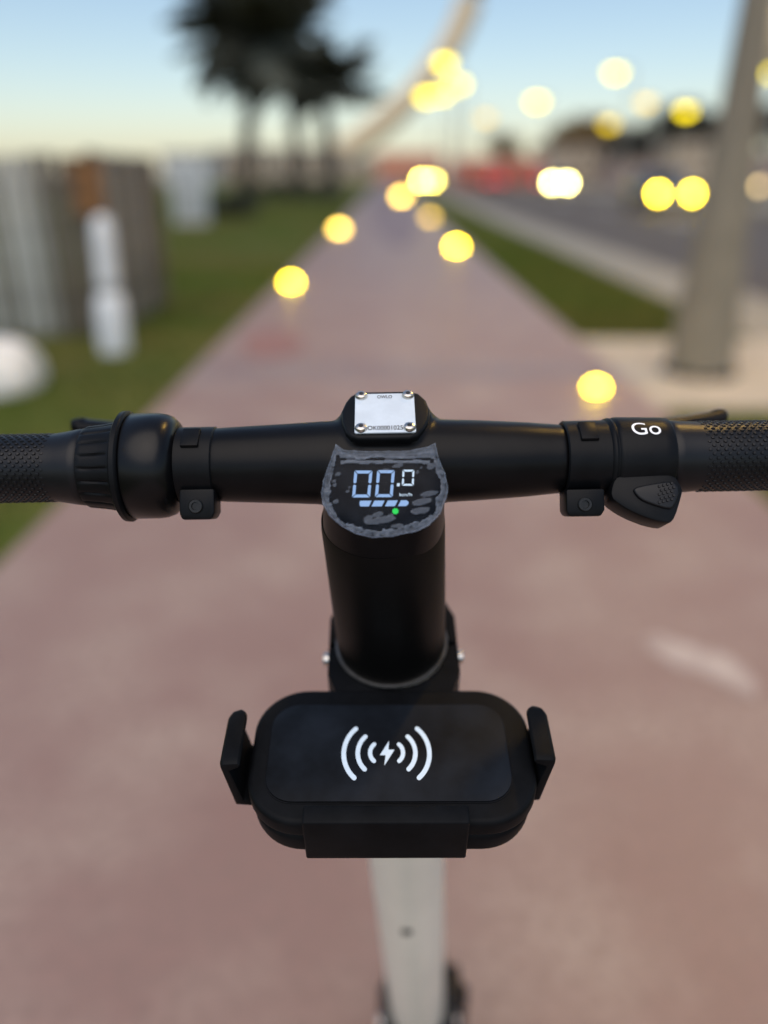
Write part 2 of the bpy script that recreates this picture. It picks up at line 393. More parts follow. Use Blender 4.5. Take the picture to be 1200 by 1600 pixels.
# ------------------------------------------------------------------ street lamps
def street_lamp(px, py, zhead, s, col, label, big=.32, armlen=1.2, side=1, pole=True):
    """the head is seen at (px, py); its distance follows from the lamp's height"""
    r = ray(px, py); t_ = (zhead - CAMH) / r.z; P = CAM + r * t_
    big *= 1.22
    root = empty('street_lamp', (P.x + side * armlen, P.y, 0))
    bx = P.x + side * armlen
    G().tube([(bx, P.y, -.16), (bx, P.y, zhead * .5), (bx, P.y, zhead + .1)], [.10, .08, .06], 10).build('pole', M['polegrey'], root)
    G().tube([(bx, P.y, zhead + .05), (bx - side * armlen * .5, P.y, zhead + .28), (P.x, P.y, zhead + .18)], [.05, .045, .04], 8).build('arm', M['polegrey'], root)
    Mz = Matrix.Translation((P.x, P.y, zhead)) @ Matrix.Rotation(-pi / 2, 4, 'Y')
    G().lathe([(.02, big * 1.18), (.10, big * 1.2), (.17, big * .7), (.21, big * .2)], Mz, 20).build('head', M['polegrey'], root)
    G().lathe([(-big * 1.0, big * .15), (-big * .9, big * .6), (-big * .5, big * 1.05), (.03, big * 1.12)], Mz, 20).build('globe', emat('lamp_globe', col, s), root, 60)
    tag(root, label, 'street lamp', 'street lamps along the road')
    return P
LY = (1.0, 0.78, 0.0)
street_lamp(695, 95, 8, 4.6, LY, 'bright street lamp, topmost of the cluster above the far end of the path', .36, .9)
street_lamp(716, 128, 8, 4.6, LY, 'bright street lamp, right one of the cluster above the far end of the path', .44, .9)
street_lamp(690, 143, 8, 4.6, LY, 'bright street lamp, middle of the cluster above the far end of the path', .48, .9)
street_lamp(666, 147, 8, 4.6, LY, 'bright street lamp, leftmost of the cluster above the far end of the path', .50, .9)
street_lamp(759, 181, 8, 1.25, (1, .60, .05), 'dim pale street lamp between the cluster and the lone bright lamp', .62, .9)
street_lamp(839, 155, 8, 4.6, LY, 'bright street lamp standing alone over the road', .50)
street_lamp(962, 110, 8, 4.6, LY, 'bright street lamp, higher one above the orange-brown tree', .38)
street_lamp(1010, 157, 8, 1.7, (1, .62, .0), 'dim tan street lamp left of the bright one above the dark trees', .52)
street_lamp(952, 191, 8, 2.2, (1, .68, .0), 'dim olive street lamp low against the orange-brown tree', .70)
street_lamp(1072, 170, 8, 4.0, (1, .76, .0), 'bright yellow street lamp above the dark trees beside the large pole', .58)
street_lamp(1200, 8, 8, 4.6, LY, 'bright street lamp at the top right corner, right of the large pole', .25)
street_lamp(1196, 112, 8, 4.6, LY, 'bright street lamp right of the large pole, lower one', .38)

# the near light pole
def near_pole():
    p = gnd(1092, 580); root = empty('light_pole', (p.x, p.y, 0))
    Mz = Matrix.Translation((p.x, p.y, 0)) @ Matrix.Rotation(-pi / 2, 4, 'Y')
    G().lathe([(0, .215), (.25, .205), (.6, .178), (1.0, .150), (1.5, .122), (2.2, .092), (3.2, .078), (7.0, .055), (7.05, .03)], Mz, 40).build('pole', M['poleconc'], root)
    G().lathe([(-.05, .25), (.02, .25), (.035, .232), (.035, .19)], Mz, 40).build('base_ring', M['darksteel'], root)
    for k in range(6):
        a = k * pi / 3 + .3
        Mb = Matrix.Translation((p.x + .236 * cos(a), p.y + .236 * sin(a), .02)) @ Matrix.Rotation(-pi / 2, 4, 'Y')
        G().lathe([(-.01, .014), (.022, .014), (.026, .008)], Mb, 6).build('anchor_bolt', M['steel'], root)
    G().tube([(p.x, p.y, 6.9), (p.x + .4, p.y, 7.12), (p.x + .9, p.y, 7.15)], [.045, .04, .035], 10).build('arm', M['poleconc'], root)
    hx = p.x + .9
    G().box(hx - .12, hx + .52, p.y - .16, p.y + .16, 7.08, 7.18, None, .03).build('lamp_head', M['polegrey'], root)
    G().box(hx - .06, hx + .46, p.y - .13, p.y + .13, 7.06, 7.082).build('lamp_panel', emat('near_lamp_panel', (1, .60, .13), 380), root, 0)
    G().box(p.x - .05, p.x + .05, p.y - .15, p.y - .10, .75, 1.0, None, .008).build('access_cover', M['poleconc'], root)
    tag(root, 'large tapered beige light pole standing on the concrete pad right of the path', 'light pole')
near_pole()

# ------------------------------------------------------------------ slatted screen, left
def screen():
    x1, y0 = -2.26, 6.5; y1 = 8.25; x0 = -4.15; H_ = 1.375
    root = empty('slatted_screen', (x0, y0, 0))
    rnd = random.Random(3); sw = .098; pitch = .118
    base = []
    for v_ in range(4):
        g = G(); g.box(0, sw, 0, .022, 0, H_ - .02 * v_ * .5, None, .004); base.append(g.mesh('slat', V((0, 0, 0)), 30))
        base[-1].materials.append(M['slat'])
    base2 = [b.copy() for b in base]
    for b in base2: b.materials.clear(); b.materials.append(M['slat2'])
    base3 = [b.copy() for b in base]
    for b in base3: b.materials.clear(); b.materials.append(M['slat3'])
    n = int((x1 - x0) / pitch)
    for k in range(n):
        x = x0 + k * pitch
        o = bpy.data.objects.new('slat', (base2 if x > -2.62 else (base, base3, base, base3, base3, base, base2)[k % 7])[rnd.randrange(4)]); C.objects.link(o); o.parent = root
        o.location = (x - x0, rnd.uniform(-.006, .006), 0); o.rotation_euler = (0, rnd.uniform(-.006, .006), 0)
    for k in range(int((y1 - y0) / pitch)):
        y = y0 + .08 + k * pitch
        o = bpy.data.objects.new('slat', base2[rnd.randrange(4)] if rnd.random() < .75 else base[0]); C.objects.link(o); o.parent = root  # side run takes mostly the darker brown slats
        o.location = (x1 - x0 + rnd.uniform(-.006, .006), y - y0, 0); o.rotation_euler = (0, 0, pi / 2)
    for z in (.22, 1.1):
        G().box(x0, x1 - .03, y0 + .03, y0 + .075, z, z + .09).build('rail', M['slat2'], root)
        G().box(x1 - .085, x1 - .03, y0 + .08, y1, z, z + .09).build('rail', M['slat2'], root)
    G().box(x1 - .03, x1 + .05, y0 - .012, y0 + .06, 0, H_ + .01, None, .006).build('corner_post', M['slat2'], root)
    G().box(x1 - .06, x1 + .02, y1 - .02, y1 + .06, 0, H_ - .02, None, .006).build('corner_post', M['slat2'], root)
    tag(root, 'weathered grey and brown screen of upright slats on the lawn', 'fence')
    # the box hung on it
    b = empty('hanging_box', (x1 - .2, y0 - .04, .93))
    a = atY(112, 250, y0 - .03); c = atY(166, 335, y0 - .03)
    G().box(a.x, c.x, y0 - .12, y0 - .013, c.z, a.z - .01, None, .008).build('case', M['brown'], b)
    G().box(a.x - .01, c.x + .01, y0 - .135, y0 - .012, a.z - .012, a.z + .02, None, .006).build('lid', M['brown'], b)
    G().box((a.x + c.x) / 2 - .012, (a.x + c.x) / 2 + .012, y0 - .131, y0 - .118, a.z - .16, a.z - .10).build('latch', M['darksteel'], b)
    tag(b, 'rusty brown box hung on the corner of the slatted screen', 'box')
screen()
def bollard():
    p = gnd(180, 548); root = empty('bollard', (p.x, p.y, 0))
    Mz = Matrix.Translation((p.x, p.y, 0)) @ Matrix.Rotation(-pi / 2, 4, 'Y') @ Matrix.Rotation(.03, 4, 'Y')
    G().lathe([(-.02, .105), (.06, .115), (.30, .112), (.40, .095), (.42, .08)], Mz, 28).build('base', M['white'], root)
    G().lathe([(.42, .078), (.50, .078)], Mz, 28).build('band', M['greyband'], root)
    G().lathe([(.50, .078), (.80, .076), (.90, .070), (.945, .045), (.955, .015)], Mz, 28).build('shaft', M['white'], root)
    tag(root, 'white round bollard on the lawn in front of the slatted screen', 'bollard')
bollard()
def boulder():
    p = gnd(-15, 612); bm = bmesh.new(); bmesh.ops.create_icosphere(bm, subdivisions=4, radius=1)
    for v in bm.verts:
        n_ = noise.noise(v.co * 1.4) * .16 + noise.noise(v.co * 4) * .04
        c = v.co * (1 + n_); c = V((max(-.8, min(.8, c.x)), max(-.8, min(.8, c.y)), max(-.2, min(.75, c.z))))
        v.co = V((c.x * .34, c.y * .30, c.z * .29))
    me = bpy.data.meshes.new('boulder'); bm.to_mesh(me); bm.free(); me.shade_smooth()
    o = link('boulder', me, M['stone']); o.location = (p.x - .02, p.y + .1, .06)
    tag(o, 'pale rounded stone block at the left edge, nearest on the lawn', 'boulder')
boulder()
def cabinet():
    p = gnd(297, 352); root = empty('utility_cabinet', (p.x, p.y, 0)); x, y = p.x, p.y
    G().box(x - .40, x + .40, y, y + .6, .08, 1.5, None, .02).build('body', M['white'], root)
    G().box(x - .43, x + .43, y - .03, y + .63, 1.5, 1.56, None, .01).build('roof', M['white'], root)
    G().box(x - .44, x + .44, y - .04, y + .64, -.05, .08).build('plinth', M['kerb'], root)
    for s in (0, 1):
        d = G().box(x - .37 + s * .375, x - .005 + s * .375, y - .014, y - .001, .14, 1.45, None, .004).build('door', M['greyband'], root)
        G().box(x - .05 + s * .07, x - .03 + s * .07, y - .03, y - .015, .75, .9).build('handle', M['darksteel'], d)
    tag(root, 'pale grey utility cabinet standing behind the slatted screen', 'cabinet')
cabinet()

# ------------------------------------------------------------------ palms
def frond_mesh(seed, L_):
    rnd = random.Random(seed); vs = []; fs = []
    N = 16; pts = []
    droop = rnd.uniform(.35, .9)
    for i in range(N + 1):
        s = i / N; pts.append(V((L_ * (s - .12 * droop * s ** 3), 0, L_ * (.42 * s - .62 * droop * s * s))))
    for i in range(N):
        w = .035 * (1 - i / N) + .008; b = len(vs)
        vs += [pts[i] + V((0, -w, 0)), pts[i] + V((0, w, 0)), pts[i + 1] + V((0, w * .9, 0)), pts[i + 1] + V((0, -w * .9, 0))]; fs.append((b, b + 1, b + 2, b + 3))
    for i in range(2, N * 3):
        s = i / (N * 3); k = s * N; j = min(int(k), N - 1); p = pts[j].lerp(pts[j + 1], k - j)
        l = L_ * .24 * math.sin(pi * min(1, .18 + s * .85)) + .06
        for sg in (-1, 1):
            d = V((.55, sg * 1.0, -.25 + rnd.uniform(-.25, .25))).normalized() * l * rnd.uniform(.8, 1.1)
            a = V((.04, 0, 0)); b = len(vs)
            vs += [p - a, p + a, p + d * .6 + a * .9, p + d + V((0, 0, -.12 * l)), p + d * .6 - a * .9]; fs.append((b, b + 1, b + 2, b + 3, b + 4))
    me = bpy.data.meshes.new('frond'); me.from_pydata(vs, [], fs); me.update(); me.materials.append(M['frond']); return me
FR = [frond_mesh(i, 1.0) for i in range(5)]
def palm(px, pyc, pxb, Y, rad, label, nf=26):
    top = atY(px, pyc, Y); bs = atY(pxb, 300, Y); root = empty('palm_tree', (bs.x, Y, -.012))
    g = G(); n = 22; pts = []; rs = []
    for i in range(n + 1):
        s = i / n; pts.append((bs.x + (top.x - bs.x) * s * s, Y + .2 * sin(s * 3), -.05 + (top.z + .05) * s)); rs.append(.42 - .14 * s + (.02 if i % 2 else 0) + .12 * max(0, 1 - s * 9))
    g.tube(pts, rs, 12).build('trunk', M['bark'], root)
    rnd = random.Random(int(px))
    gx = G(); Mz = Matrix.Translation((top.x, pts[-1][1], top.z)) @ Matrix.Rotation(-pi / 2, 4, 'Y')
    gx.lathe([(-.5, .17), (-.2, .3), (.1, .26), (.35, .08)], Mz, 12).build('crown_shaft', M['bark'], root)
    for k in range(nf):
        o = bpy.data.objects.new('frond', FR[k % 5]); C.objects.link(o); o.parent = root
        o.location = (top.x - bs.x, pts[-1][1] - Y, top.z + .1 + .012)
        el = rnd.uniform(-.9, .75)
        o.rotation_euler = (rnd.uniform(-.2, .2), -el * .9, k * 2.399 + rnd.uniform(-.2, .2))
        s = rad * rnd.uniform(.8, 1.12); o.scale = (s, s, s)
    tag(root, label, 'palm tree', 'palms beyond the lawn')
palm(408, 62, 386, 44, 5.0, 'tall dark palm tree, left one of the clump, with fronds reaching left', 34)
palm(500, 140, 517, 44, 3.5, 'dark palm tree, right one of the clump, with the thickest trunk', 34)
palm(448, 112, 468, 54, 4.2, 'dark palm tree at the back, between the two nearer palms', 30)

# ------------------------------------------------------------------ leafy trees and hedge
def leaf_cloud(g, c, rx, ry, rz, n, s, rnd):
    for _ in range(n):
        while True:
            d = V((rnd.uniform(-1, 1), rnd.uniform(-1, 1), rnd.uniform(-1, 1)))
            if d.length <= 1: break
        d = d * (.55 + .45 * d.length)
        p = V((c[0] + d.x * rx, c[1] + d.y * ry, c[2] + d.z * rz))
        a = V((rnd.uniform(-1, 1), rnd.uniform(-1, 1), rnd.uniform(-.6, .6))).normalized()
        b = a.cross(V((rnd.uniform(-1, 1), rnd.uniform(-1, 1), rnd.uniform(-1, 1)))).normalized()
        k = len(g.v); sz = s * rnd.uniform(.6, 1.3)
        g.v += [p - a * sz, p + b * sz * .5, p + a * sz, p - b * sz * .5]; g.f.append((k, k + 1, k + 2, k + 3))
def tree(x, y, h, r, mat, label, seed, n=900, group='trees across the road'):
    rnd = random.Random(seed); root = empty('tree', (x, y, -.16)); g = G(); k_ = h / 6
    g.tube([(x, y, -.2), (x + .1, y, h * .25), (x, y + .1, h * .5)], [.05 * h * .6, .04 * h * .6, .03 * h * .6], 8)
    cl = []
    for k in range(9):
        a = k * 2.4; q = V((x + cos(a) * r * .58 * rnd.random() ** .5, y + sin(a) * r * .58, h * (.50 + .36 * rnd.random()))); cl.append(q)
        g.tube([(x, y, h * .3), (x * .6 + q.x * .4, y * .6 + q.y * .4, h * .45), tuple(q)], [.06 * k_, .05 * k_, .02 * k_], 6)
    g.build('trunk', M['bark'], root)
    c = G()
    for q in cl: leaf_cloud(c, q, r * .5, r * .5, h * .17, n // 9, .045 * h, rnd)
    c.build('crown', mat, root, 0)
    tag(root, label, 'tree', group)
def xat(px, y): return (px - 605) / FPX * y * .92
tree(xat(1040, 108), 108, 9.6, 6.5, M['leafd'], 'large dark tree left of the big light pole', 1, 1800)
tree(xat(985, 118), 118, 7.2, 6.0, M['leafd'], 'dark lower tree under the dim olive street lamp', 2, 1500)
tree(xat(905, 140), 140, 10.6, 6.2, M['leaf2'], 'orange-brown tree across the road, widest of its colour', 3, 1600)
tree(xat(862, 160), 160, 9.0, 4.6, M['leaf2'], 'small orange-brown tree left of the widest orange-brown one', 4)
tree(xat(785, 165), 165, 8.8, 4.2, M['leaf2'], 'orange tree standing alone above the red hoarding', 5)
tree(xat(1195, 120), 120, 11.0, 6.0, M['leafd'], 'dark tree at the right edge beyond the big light pole', 6, 1500)
tree(xat(1120, 140), 140, 11.5, 6.2, M['leafd'], 'dark tree hidden mostly by the big light pole', 7, 1500)
tree(xat(945, 170), 170, 9.6, 5.5, M['leaf'], 'olive tree far across the road behind the orange-brown ones', 8, 1200)
def hedge(px0, px1, y, h, label, d=1.4):
    a, b = atY(px0, 290, y).x, atY(px1, 290, y).x; root = empty('hedge', ((a + b) / 2, y, -.012)); rnd = random.Random(int(px0))
    g = G(); n = max(3, int((b - a) / .9)); c = G()
    for k in range(n):
        x = a + (b - a) * (k + .5) / n
        leaf_cloud(g, (x, y, h * .5), .75, d * .5, h * .55, 150, .13, rnd); c.tube([(x, y, -.05), (x + .05, y, h * .6)], [.03, .015], 6)
    g.build('foliage', M['hedge'], root, 0); c.build('stem', M['bark'], root)
    tag(root, label, 'hedge')
hedge(375, 530, 40, 1.1, 'low dark hedge at the foot of the palms')
hedge(335, 385, 26, .7, 'low dark shrub row left of the palm trunks')

# ------------------------------------------------------------------ far structures
def building(px0, px1, y, h, depth, mat, roofmat, label, storeys, cols, cat='building', name='far_building', group=None):
    a, b = xat(px0, y), xat(px1, y); root = empty(name, ((a + b) / 2, y, -.16))
    wl = G().box(a, b, y, y + depth, -.16, h).build('wall', mat, root, 0)
    G().box(a - .15, b + .15, y - .15, y + depth + .15, h, h + .3).build('roof', roofmat, root, 0)
    sh = h / storeys; cw = (b - a) / cols
    for s in range(storeys):
        for c in range(cols):
            x = a + cw * (c + .5); z = sh * s + sh * .3
            wn = G().box(x - cw * .24, x + cw * .24, y - .03, y - .004, z, z + sh * .45).build('window', M['pale'], root, 0)
            G().box(x - cw * .20, x + cw * .20, y - .05, y - .032, z + .08, z + sh * .45 - .08).build('pane', M['glass'], wn, 0)
    tag(root, label, cat, group)
building(1050, 1110, 96, 4.6, 8, M['tan'], M['darkroof'], 'tan house behind the dark trees, left of the big light pole', 2, 4)
building(960, 1048, 100, 2.7, 8, M['pink'], M['darkroof'], 'low pink house under the dark trees', 1, 5)
building(1130, 1230, 100, 3.2, 8, M['pink'], M['darkroof'], 'pink house at the right edge beyond the big light pole', 2, 4)
building(855, 955, 125, 5.0, 8, M['tan'], M['darkroof'], 'far tan house behind the orange-brown trees', 2, 5)
building(335, 420, 120, 4.3, 8, M['tan'], M['pale'], 'low tan building on the far shore left of the palms', 1, 5)
building(405, 530, 150, 5.0, 8, M['tan'], M['pale'], 'low tan building on the far shore behind the palm trunks', 1, 7)
building(255, 330, 110, 3.6, 8, M['pale'], M['pale'], 'pale low building beyond the utility cabinet', 1, 4)
building(525, 615, 170, 4.2, 8, M['tan'], M['pale'], 'tan building at the far end of the path', 1, 6)
def hoarding(px0, px1, y, h, mat, label, n):
    a, b = xat(px0, y), xat(px1, y); root = empty('hoarding', ((a + b) / 2, y, -.16)); me = None
    wd = (b - a) / n
    for k in range(n):
        if me is None:
            g = G(); g.box(0, wd * .985, 0, .05, 0, h, None, .01); me = g.mesh('panel', V((0, 0, 0)), 30); me.materials.append(mat)
        o = bpy.data.objects.new('panel', me); C.objects.link(o); o.parent = root; o.location = (a - (a + b) / 2 + k * wd, .02 * (k % 2), 0)
    for k in range(n + 1):
        G().box(a + k * wd - .04, a + k * wd + .04, y + .08, y + .16, -.16, h - .3).build('post', M['polegrey'], root, 0)
    tag(root, label, 'hoarding')
hoarding(705, 850, 100, 3.0, M['redboard'], 'long red hoarding across the far end of the road', 10)
hoarding(590, 690, 130, 4.4, M['glowboard'], 'orange-red hoarding coloured as the glow behind the far end of the path', 10)

def arch():
    Y = 220; root = empty('arch', (0, Y, 0))
    px = [(500, 262), (555, 225), (607, 185), (648, 146), (688, 95), (717, 45), (742, -20), (775, -120), (825, -220), (900, -305), (1000, -345)]
    L_ = [atY(x, y, Y) for x, y in px]
    top = L_[-1]; far = [V((2 * top.x - p.x, Y, p.z)) for p in reversed(L_[:-1])]
    def cr(P, k=4):
        o = []
        for i in range(len(P) - 1):
            p0, p1, p2, p3 = P[max(i - 1, 0)], P[i], P[i + 1], P[min(i + 2, len(P) - 1)]
            for j in range(k):
                t = j / k; o.append(.5 * ((2 * p1) + (p2 - p0) * t + (2 * p0 - 5 * p1 + 4 * p2 - p3) * t * t + (3 * p1 - p0 - 3 * p2 + p3) * t ** 3))
        return o + [P[-1]]
    pts = cr(L_ + far)
    G().tube(pts, [(3.0, 3.0)] * len(pts), 14).build('span', M['archtan'], root)
    for a in (L_[0], far[-1]): G().box(a.x - 5, a.x + 5, Y - 5, Y + 5, -.2, 3).build('footing', M['tan'], root, 0)
    tag(root, 'giant pale tan arch rising beyond the far end of the path', 'arch')
arch()

# ------------------------------------------------------------------ cars
def car(x, y, mat, label, face=1, hs=30, hcol=(1, .78, .06), hr=.13, name='car'):
    """face = 1: its headlights look towards the camera"""
    root = empty(name, (x, y, -.135)); f = face
    Mx = Matrix.Translation((x, y, -.135)) @ Matrix.Rotation(0 if f == 1 else pi, 4, 'Z')
    side = [(-.02, .30), (0, .62), (.12, .78), (1.05, .93), (1.75, 1.40), (2.3, 1.47), (3.2, 1.42), (3.95, 1.0), (4.35, .92), (4.42, .45), (4.3, .28)]
    g = G(); Ms = Mx @ Matrix(((0, 0, 1, 0), (1, 0, 0, 0), (0, 1, 0, 0), (0, 0, 0, 1)))
    g.prism(side, -.86, .86, Ms, .10, 3)
    g.build('body', mat, root, 40)
    ws = G(); ws.add([(-.66, 1.12, .985), (.66, 1.12, .985), (.56, 1.70, 1.375), (-.56, 1.70, 1.375)], [(0, 1, 2, 3)], Mx @ Matrix.Translation((0, -.02, .025)))
    ws.build('windscreen', M['glass'], root, 0)
    for sx in (-1, 1):
        G().add([(sx * .875, 1.3, 1.0), (sx * .875, 3.6, 1.0), (sx * .875, 3.1, 1.32), (sx * .875, 1.8, 1.32)], [(0, 1, 2, 3)], Mx).build('side_window', M['glass'], root, 0)
        for yy in (.85, 3.55):
            Mw = Mx @ Matrix.Translation((sx * .74, yy, .32))
            wo = G().lathe([(-.10, .24), (-.10, .30), (-.06, .32), (.06, .32), (.10, .30), (.10, .24)], Mw, 20).build('wheel', M['tyre'], root)
            G().lathe([(-.105, .02), (-.104, .2), (.104, .2), (.105, .02)], Mw, 14).build('rim', M['polegrey'], wo)
        Mh = Mx @ Matrix.Translation((sx * .66, -.01, .66)) @ Matrix.Rotation(-pi / 2, 4, 'Z') @ Matrix.Rotation(pi, 4, 'Z')
        G().lathe([(-.05, hr), (.03, hr), (.06, hr * .6)], Mh, 16).build('headlight', emat('headlight', hcol, hs), root)
        G().box(sx * .66 - .14, sx * .66 + .14, 4.36, 4.46, .62, .78, Mx).build('tail_light', M['tail'], root, 0)
    G().box(-.3, .3, -.06, -.02, .42, .54, Mx).build('number_plate', M['white'], root, 0)
    tag(root, label, 'car', 'cars on the road')
car(11.15, 33, M['carpaint'], 'car nearest on the road with two wide yellow headlights left of the big pole', 1, 42, (1, .72, .02), .17)
car(14.9, 74, M['carwhite'], 'car with close white headlights right of the red hoarding', 1, 60, (1, .88, .28), .22)
car(4.5, 96, M['carwhite'], 'far car with bright yellow headlights near the end of the path', 1, 70, (1, .8, .12), .28)
car(22.0, 52, M['carpaint'], 'car with one dim visible headlight right of the big pole', 1, 4.5, (1, .7, .3), .22)
car(15.4, 88, M['carred'], 'red car seen from behind left of the white headlights', -1)
car(11.0, 92, M['carred'], 'red car seen from behind in front of the long red hoarding', -1)

# ================================================================== ELECTRIC SCOOTER
B = atd(594, 722, .385)
S = ray(696, 2202).normalized()                                     # down the stem
XB = (ray(1140, 714) - ray(60, 733)).normalized()
FB = frame(B, XB, -S)                                               # bar frame: x right, y forward, z up the stem
MMPX = .385 / FPX
def bx(px): return (px - 594) * MMPX * .955                                # bar pixel -> metres along the bar
base = B + S * (B.z / -S.z)
scooter = empty('electric_scooter', (base.x, base.y, 0))
NB = -(FB.to_3x3() @ V((0, 1, 0)))
SB = B + NB * .018
ST = frame(SB, -S, XB)                                               # stem frame: x up the stem
tag(scooter, 'black and cream electric scooter seen from its rider, standing on the red path', 'scooter')

# casting: bar, stem head and the raised pad, grown together
PADO = atd(602, 648, .372)
PADN = V((0, -cos(R(66)), sin(R(66))))
FP = frame(PADO, XB, PADN)
def uv(Fm, px, py, w_=0.0):
    n = Fm.to_3x3() @ V((0, 0, 1)); o = Fm.to_translation() + n * w_
    q = Fm.inverted() @ onplane(px, py, o, n); return (q.x, q.y)
DISO = atd(600, 770, .3540); DISN = V((0, -cos(R(33)), sin(R(33))))
FD = frame(DISO, XB, DISN)
pad_px = [(556, 613), (572, 611), (633, 610), (654, 613), (666, 624), (672, 640), (670, 655), (663, 668), (653, 679), (640, 683), (560, 684), (548, 681), (540, 674), (534, 658), (533, 642), (540, 627), (547, 618)]
scr_px = [(524, 699), (540, 706), (575, 709), (640, 708), (664, 703), (679, 697), (685, 720), (693, 742), (697, 762), (695, 776), (686, 801), (669, 819), (649, 829), (612, 836), (582, 837), (558, 832), (536, 821), (518, 806), (507, 789), (504, 772), (507, 752), (513, 734), (519, 715)]
pad_uv = [uv(FP, *p) for p in pad_px]
scr_uv = [uv(FD, *p) for p in scr_px]
cast = G()
cast.lathe([(bx(x), r * MMPX) for x, r in ((322, 57), (340, 58), (400, 60.5), (450, 62.5), (500, 65), (550, 66), (600, 66), (650, 66), (700, 65), (760, 62.5), (830, 58.5), (870, 55), (893, 53.5))], FB, 48)
cast.lathe([(-.060, .0294), (-.026, .0294)], ST, 48)
def head_loft():
    o = smooth_loop([(x * .99, y * .985) for x, y in scr_uv], 1); n = len(o)
    cy = sum(p[1] for p in o) / n; FW = -NB
    A = [FD @ V((x, y, -.0016)) for x, y in o]; Cc = SB + S * .026; D = []
    for x, y in o:
        a = math.atan2(y - cy, x); D.append(Cc + XB * (cos(a) * .0300) + FW * (sin(a) * .0300))
    rows = [A] + [[A[i].lerp(D[i], t) for i in range(n)] for t in (.25, .5, .75)] + [D]
    # stay wide near the display, then run into the tube
    cast.add([p for r in rows for p in r], [(j * n + i, j * n + (i + 1) % n, (j + 1) * n + (i + 1) % n, (j + 1) * n + i) for j in range(4) for i in range(n)] + [tuple(range(n)), tuple(4 * n + i for i in range(n))])
head_loft()
cast.prism(pad_uv, -.022, -.0022, FP, 0, 2, .06)
_pc = sum(p[0] for p in pad_uv) / len(pad_uv)
def shoulder(w0, kx, w1, kx1):
    n = len(pad_uv)
    cast.add([(_pc + (x - _pc) * kx, y * .9, w0) for x, y in pad_uv] + [(_pc + (x - _pc) * kx1, y * .97, w1) for x, y in pad_uv], [tuple(range(n)), tuple(range(n, 2 * n))] + [(i, (i + 1) % n, n + (i + 1) % n, n + i) for i in range(n)], FP)
shoulder(-.020, 1.75, -.0135, 1.42); shoulder(-.0136, 1.42, -.0085, 1.18); shoulder(-.0086, 1.18, -.003, 1.03)
hb = cast.build('handlebar', M['alloy'], scooter, 0)
rm = hb.modifiers.new('grow', 'REMESH'); rm.mode = 'VOXEL'; rm.voxel_size = .0010; rm.use_smooth_shade = True
sm = hb.modifiers.new('soften', 'SMOOTH'); sm.factor = .5; sm.iterations = 22

# raised pad and number plate
padp = G().prism(pad_uv, -.006, 0, FP, .0016, 3).build('plate_pad', M['blackplastic'], scooter)
pq = [(556, 616), (646, 615), (651, 675), (553, 677)]
u = [uv(FP, *p, .0008) for p in pq]
px0 = (u[0][0] + u[3][0]) / 2; px1 = (u[1][0] + u[2][0]) / 2; py1 = (u[0][1] + u[1][1]) / 2; py0 = (u[2][1] + u[3][1]) / 2
plate = G().prism(rrect(px0, px1, py0, py1, .0009, 4), .0001, .0011, FP, .0002, 1).build('number_plate', M['plate'], scooter)
PW, PH = px1 - px0, py1 - py0
def letter(txt, F4, cx, cy, wd, ht, z, mat, parent, name='lettering'):
    vs, fs = text_mesh(txt)
    return G().add([(cx + (a - .5) * wd, cy + (b - .5) * ht, z) for a, b in vs], fs, F4).build(name, mat, parent, 0)
letter('OWLO', FP, (px0 + px1) / 2, py0 + PH * .905, PW * .25, PH * .082, .00125, M['print'], plate)
letter('OK00001025', FP, (px0 + px1) / 2, py0 + PH * .105, PW * .575, PH * .105, .00125, M['print'], plate)
for sx, sy in ((.105, .10), (.895, .10), (.105, .93), (.895, .93)):
    Ms = FP @ Matrix.Translation((px0 + PW * sx, py0 + PH * sy, .0010)) @ Matrix.Rotation(-pi / 2, 4, 'Y')
    so = G().lathe([(0, .0029), (.0006, .0029), (.0015, .0024), (.0019, .0015), (.0019, .0011), (.0012, .0010)], Ms, 20).build('screw', M['steel'], plate)
    G().lathe([(.00125, .00098), (.0019, .00098), (.00196, .0005)], Ms, 6).build('socket', M['print'], plate)

# display
disp = G().prism(scr_uv, -.004, 0, FD, .0006, 2).build('display', M['screen'], scooter)
def seg7(px0_, px1_, py0_, py1_, sl, th, segs='abcdef', z=.00035, mat=None, name='digit'):
    """a digit in photo pixels: box (top row px0..px1), slant sl to the left at the bottom"""
    g = G(); W, Hh = px1_ - px0_, py1_ - py0_; gap = .9
    def q(x, y): return uv(FD, px0_ + x - sl * y / Hh, py0_ + y)
    def poly(p): g.add([(*q(*a), z) for a in p], [tuple(range(len(p)))], FD)
    t = th; h = Hh / 2
    if 'a' in segs: poly([(gap, 0), (W - gap, 0), (W - t - gap, t), (t + gap, t)])
    if 'd' in segs: poly([(t + gap, Hh - t), (W - t - gap, Hh - t), (W - gap, Hh), (gap, Hh)])
    if 'f' in segs: poly([(0, gap), (t, t + gap), (t, h - gap - t * .3), (t * .45, h - gap), (0, h - gap - t * .3)])
    if 'b' in segs: poly([(W, gap), (W, h - gap - t * .3), (W - t * .45, h - gap), (W - t, h - gap - t * .3), (W - t, t + gap)])
    if 'e' in segs: poly([(0, h + gap + t * .3), (t * .45, h + gap), (t, h + gap + t * .3), (t, Hh - t - gap), (0, Hh - gap)])
    if 'c' in segs: poly([(W, h + gap + t * .3), (W, Hh - gap), (W - t, Hh - t - gap), (W - t, h + gap + t * .3), (W - t * .45, h + gap)])
    return g.build(name, mat or M['led'], disp, 0)
seg7(554.0, 582.0, 735.5, 777.5, 3.8, 4.6)
seg7(589.5, 617.0, 735.0, 777.0, 3.6, 4.6)
seg7(629.0, 647.5, 734.2, 759.2, 1.2, 3.0, mat=M['ledw'])
